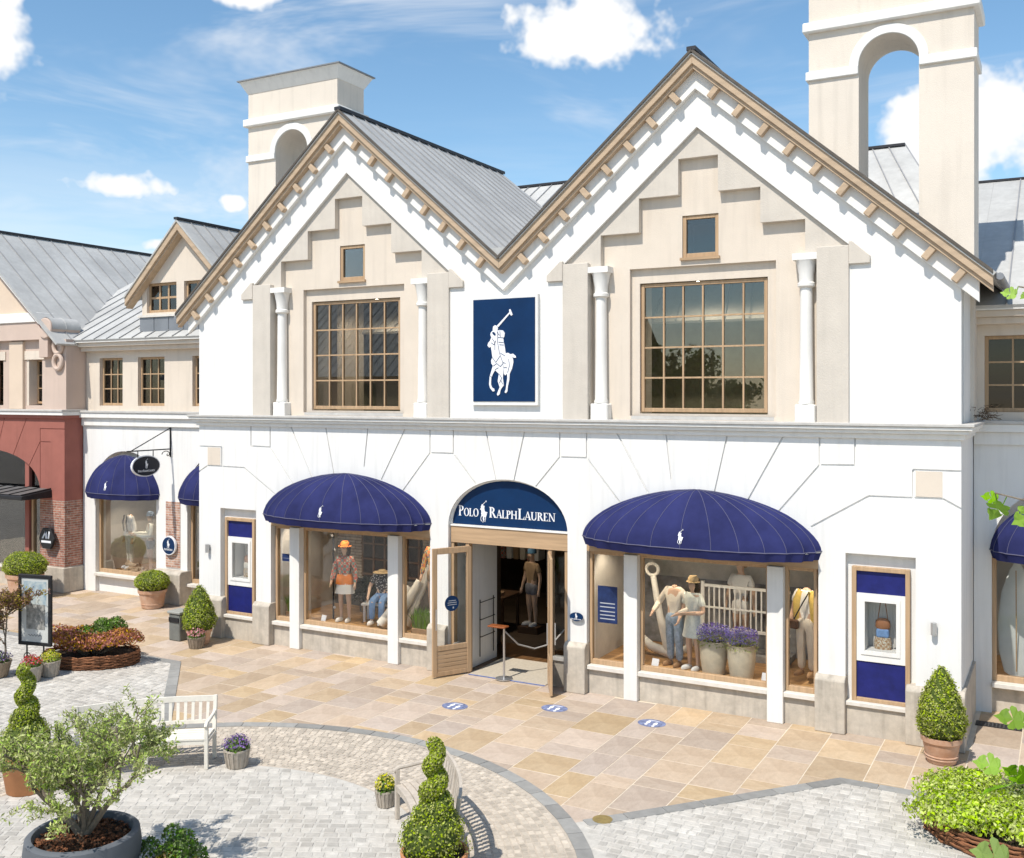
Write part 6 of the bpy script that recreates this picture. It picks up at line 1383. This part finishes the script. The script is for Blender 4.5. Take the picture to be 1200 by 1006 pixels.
grass_box('wooden box of tall grass at the foot of the surfboard', 8.95, 9.9, 2.85, DF, .4, 3)
MB_d = shrub_patch('dark_shrub', 'dark bushy plant behind the orange-hatted mannequin', (-4.75, 1.75, DF), .45, .3, .75, 2200, mat('dark_leaf', (.015, .02, .012), .7, .4, 6, island=.4), 61, .06)

# young plane tree close by whose leaves hang into the view
def lobed_leaf(mb, p, t, nrm, s):
    t = t.normalized(); b = nrm.cross(t).normalized(); d = t.cross(b)
    half = [(.0, -.06), (.14, -.10), (.34, -.04), (.42, .10), (.36, .18), (.50, .26), (.55, .42), (.44, .48), (.34, .46), (.36, .60), (.26, .74), (.14, .80), (.06, .92)]
    out = half + [(0, 1.0)] + [(-x, y) for x, y in half[:0:-1]]
    mid = [p + t * (y * s) + d * s * (-.16 * y * y) for y in (-.02, .3, .62)]
    vs = [p + t * (y * s) + b * (x * s) + d * s * (.22 * abs(x) - .16 * y * y + .05 * math.sin(9 * x + 7 * y)) for x, y in out] + mid; n = len(out)
    for i in range(n):
        y = (out[i][1] + out[(i + 1) % n][1]) / 2; m = n + (0 if y < .15 else 1 if y < .5 else 2); mb.f.append(tuple(len(mb.v) + q for q in (i, (i + 1) % n, m)))
    o = len(mb.v)
    for a, c in ((0, 1), (1, 2)):
        for side in (half.index((.36, .18)) if a == 0 else 9, n - (half.index((.36, .18)) if a == 0 else 9)): mb.f.append((o + n + a, o + n + c, o + side))
    mb.v += [tuple(q) for q in vs]
pt_ = thing('plane_tree', 'bright green broad-leaved tree whose leafy branch tips reach in beside the surfboard wing', 'tree', (11.6, -12.6, 0)); k = dict(parent=pt_, world=True)
MB().tube([(11.6, -12.6, 0), (11.65, -12.55, 1.5), (11.55, -12.6, 3.2), (11.6, -12.55, 5.0), (11.7, -12.5, 7.5)], [.16, .13, .11, .085, .03], 10).build('trunk', BARK, smooth=True, **k)
rr = random.Random(3); LF = []
def leaf_twig(a, b, n, s, tip=False):
    a, b = Vector(a), Vector(b); mid = (a + b) / 2 + Vector((0, 0, .08)); MB().tube([a, mid, b], [.014, .008, .003], 6).build('branch', BARK, smooth=True, **k)
    for i in range(n):
        t = .35 + .65 * (i + .5) / n
        if tip: t = 1 - .22 * (i / n) ** 1.3
        p = a.lerp(mid, t * 2) if t < .5 else mid.lerp(b, t * 2 - 1); o = Vector((rr.gauss(0, 1), rr.gauss(0, 1), rr.gauss(-.1, .8))).normalized(); q = p + o * .05
        if i == 0 and tip: o = (b - mid).normalized()
        MB().tube([p, q], .0025, 4).build('leaf_stalk', VINE, **k)
        mb = MB(); lobed_leaf(mb, q, o + (b - a).normalized() * .3, (Vector((rr.gauss(0, .5), -.8 + rr.gauss(0, .4), .7))).normalized(), s * rr.uniform(.6, 1.15)); mb.build('leaf', VINE, smooth=False, **k)
leaf_twig((11.6, -12.58, 4.4), (9.235, -12.75, 5.12), 7, .10, True); leaf_twig((11.6, -12.58, 3.4), (9.25, -12.6, 3.97), 6, .105, True); leaf_twig((11.6, -12.58, 3.2), (9.28, -12.8, 3.70), 6, .11, True)
leaf_twig((11.6, -12.58, 5.2), (9.31, -12.6, 5.93), 4, .09, True); leaf_twig((11.6, -12.58, 3.7), (9.30, -12.7, 4.22), 4, .10, True)
for i in range(26):
    z = rr.uniform(3.4, 7.2); a = rr.uniform(-1.9, 1.9); L_ = rr.uniform(.9, 1.9); leaf_twig((11.62, -12.57, z), (11.62 + L_ * math.cos(a), -12.57 + L_ * math.sin(a), z + rr.uniform(.1, .8)), 7, .14)

# dry nest of twigs caught in the cornice corner
nt_ = thing('bird_nest', 'small dark nest of dry twigs in the corner above the cornice', 'nest', (8.32, 1.75, 5.06)); r = np.random.default_rng(77); tw = MB()
for i in range(70):
    p = Vector(r.normal(0, .10, 3)); p.z = abs(p.z) * .9 + .02; d = Vector(r.normal(0, 1, 3)).normalized() * .09; d.z = abs(d.z) * .6; tw.tube([p - d * .4, p + d], [.006, .003], 4)
o = tw.build('twigs', mat('dry_twig', (.13, .085, .05), .9, .3, 20), nt_); o['kind'] = 'stuff'

# ------------------------------------------------------------------ the far side of the court, seen mirrored in the glass
OB = thing('opposite_building', 'brick shop with slate roof across the court, mirrored in the upper windows', 'building', (-28, -32, 0)); k = dict(parent=OB, world=True)
MB().box(-44, -11, -38, -27, 0, 6.6).build('wall', mat('opposite_brick', (.33, .24, .19), .9, .15, 1.5), **k)
for s, y in ((1, -26.6), (-1, -38.4)):
    MB().add([(-44.4, y, 6.5), (-10.6, y, 6.5), (-10.6, -32.5, 11.2), (-44.4, -32.5, 11.2)], [(0, 1, 2, 3)]).build('roof', mat('slate_roof', (.38, .38, .37), .6, .2, 3), **k)
for i in range(60): MB().bar((-44 + i * .56, -26.6, 6.53), (-44 + i * .56, -32.5, 11.23), .03, .04).build('roof_seam', SEAM, **k)
for i in range(9):
    for z in (.6, 4.2): MB().box(-43 + i * 3.6, -41.4 + i * 3.6, -27.02, -26.96, z, z + 1.9).build('window', mat('opposite_glass', (.03, .035, .04), .15, .1), **k); MB().box(-43.1 + i * 3.6, -41.3 + i * 3.6, -26.99, -26.94, z - .12, z - .001).build('sill', SILL, **k)
OAK = leaf_mat('oak_leaf', (.09, .13, .025), .4)
def court_tree(loc, label, seed, sc):
    T = thing('court_tree', label, 'tree', loc, seed); T.scale = (sc,) * 3
    branch_tree(T, (0, 0, 0), [((0, .02, 1), 3.0, .2)], seed, 0, 1, .1, 0, .1)
    branch_tree(T, (0, 0, 2.4), [((math.cos(i * 1.26), math.sin(i * 1.26), .9), 2.3, .1) for i in range(5)] + [((0, 0, 1), 2.8, .12)], seed, 3, 1, .1, 26, .26, OAK, .6, lname='crown')
court_tree((-5.6, -25.5, 0), 'broad tree across the court mirrored low in an upper gable window', 71, 1.05)
court_tree((-11.5, -24, 0), 'broad green tree across the court standing before the slate-roofed shop', 72, .95)
court_tree((2.5, -30, 0), 'broad green tree across the court standing apart from the slate-roofed shop', 73, 1.0)
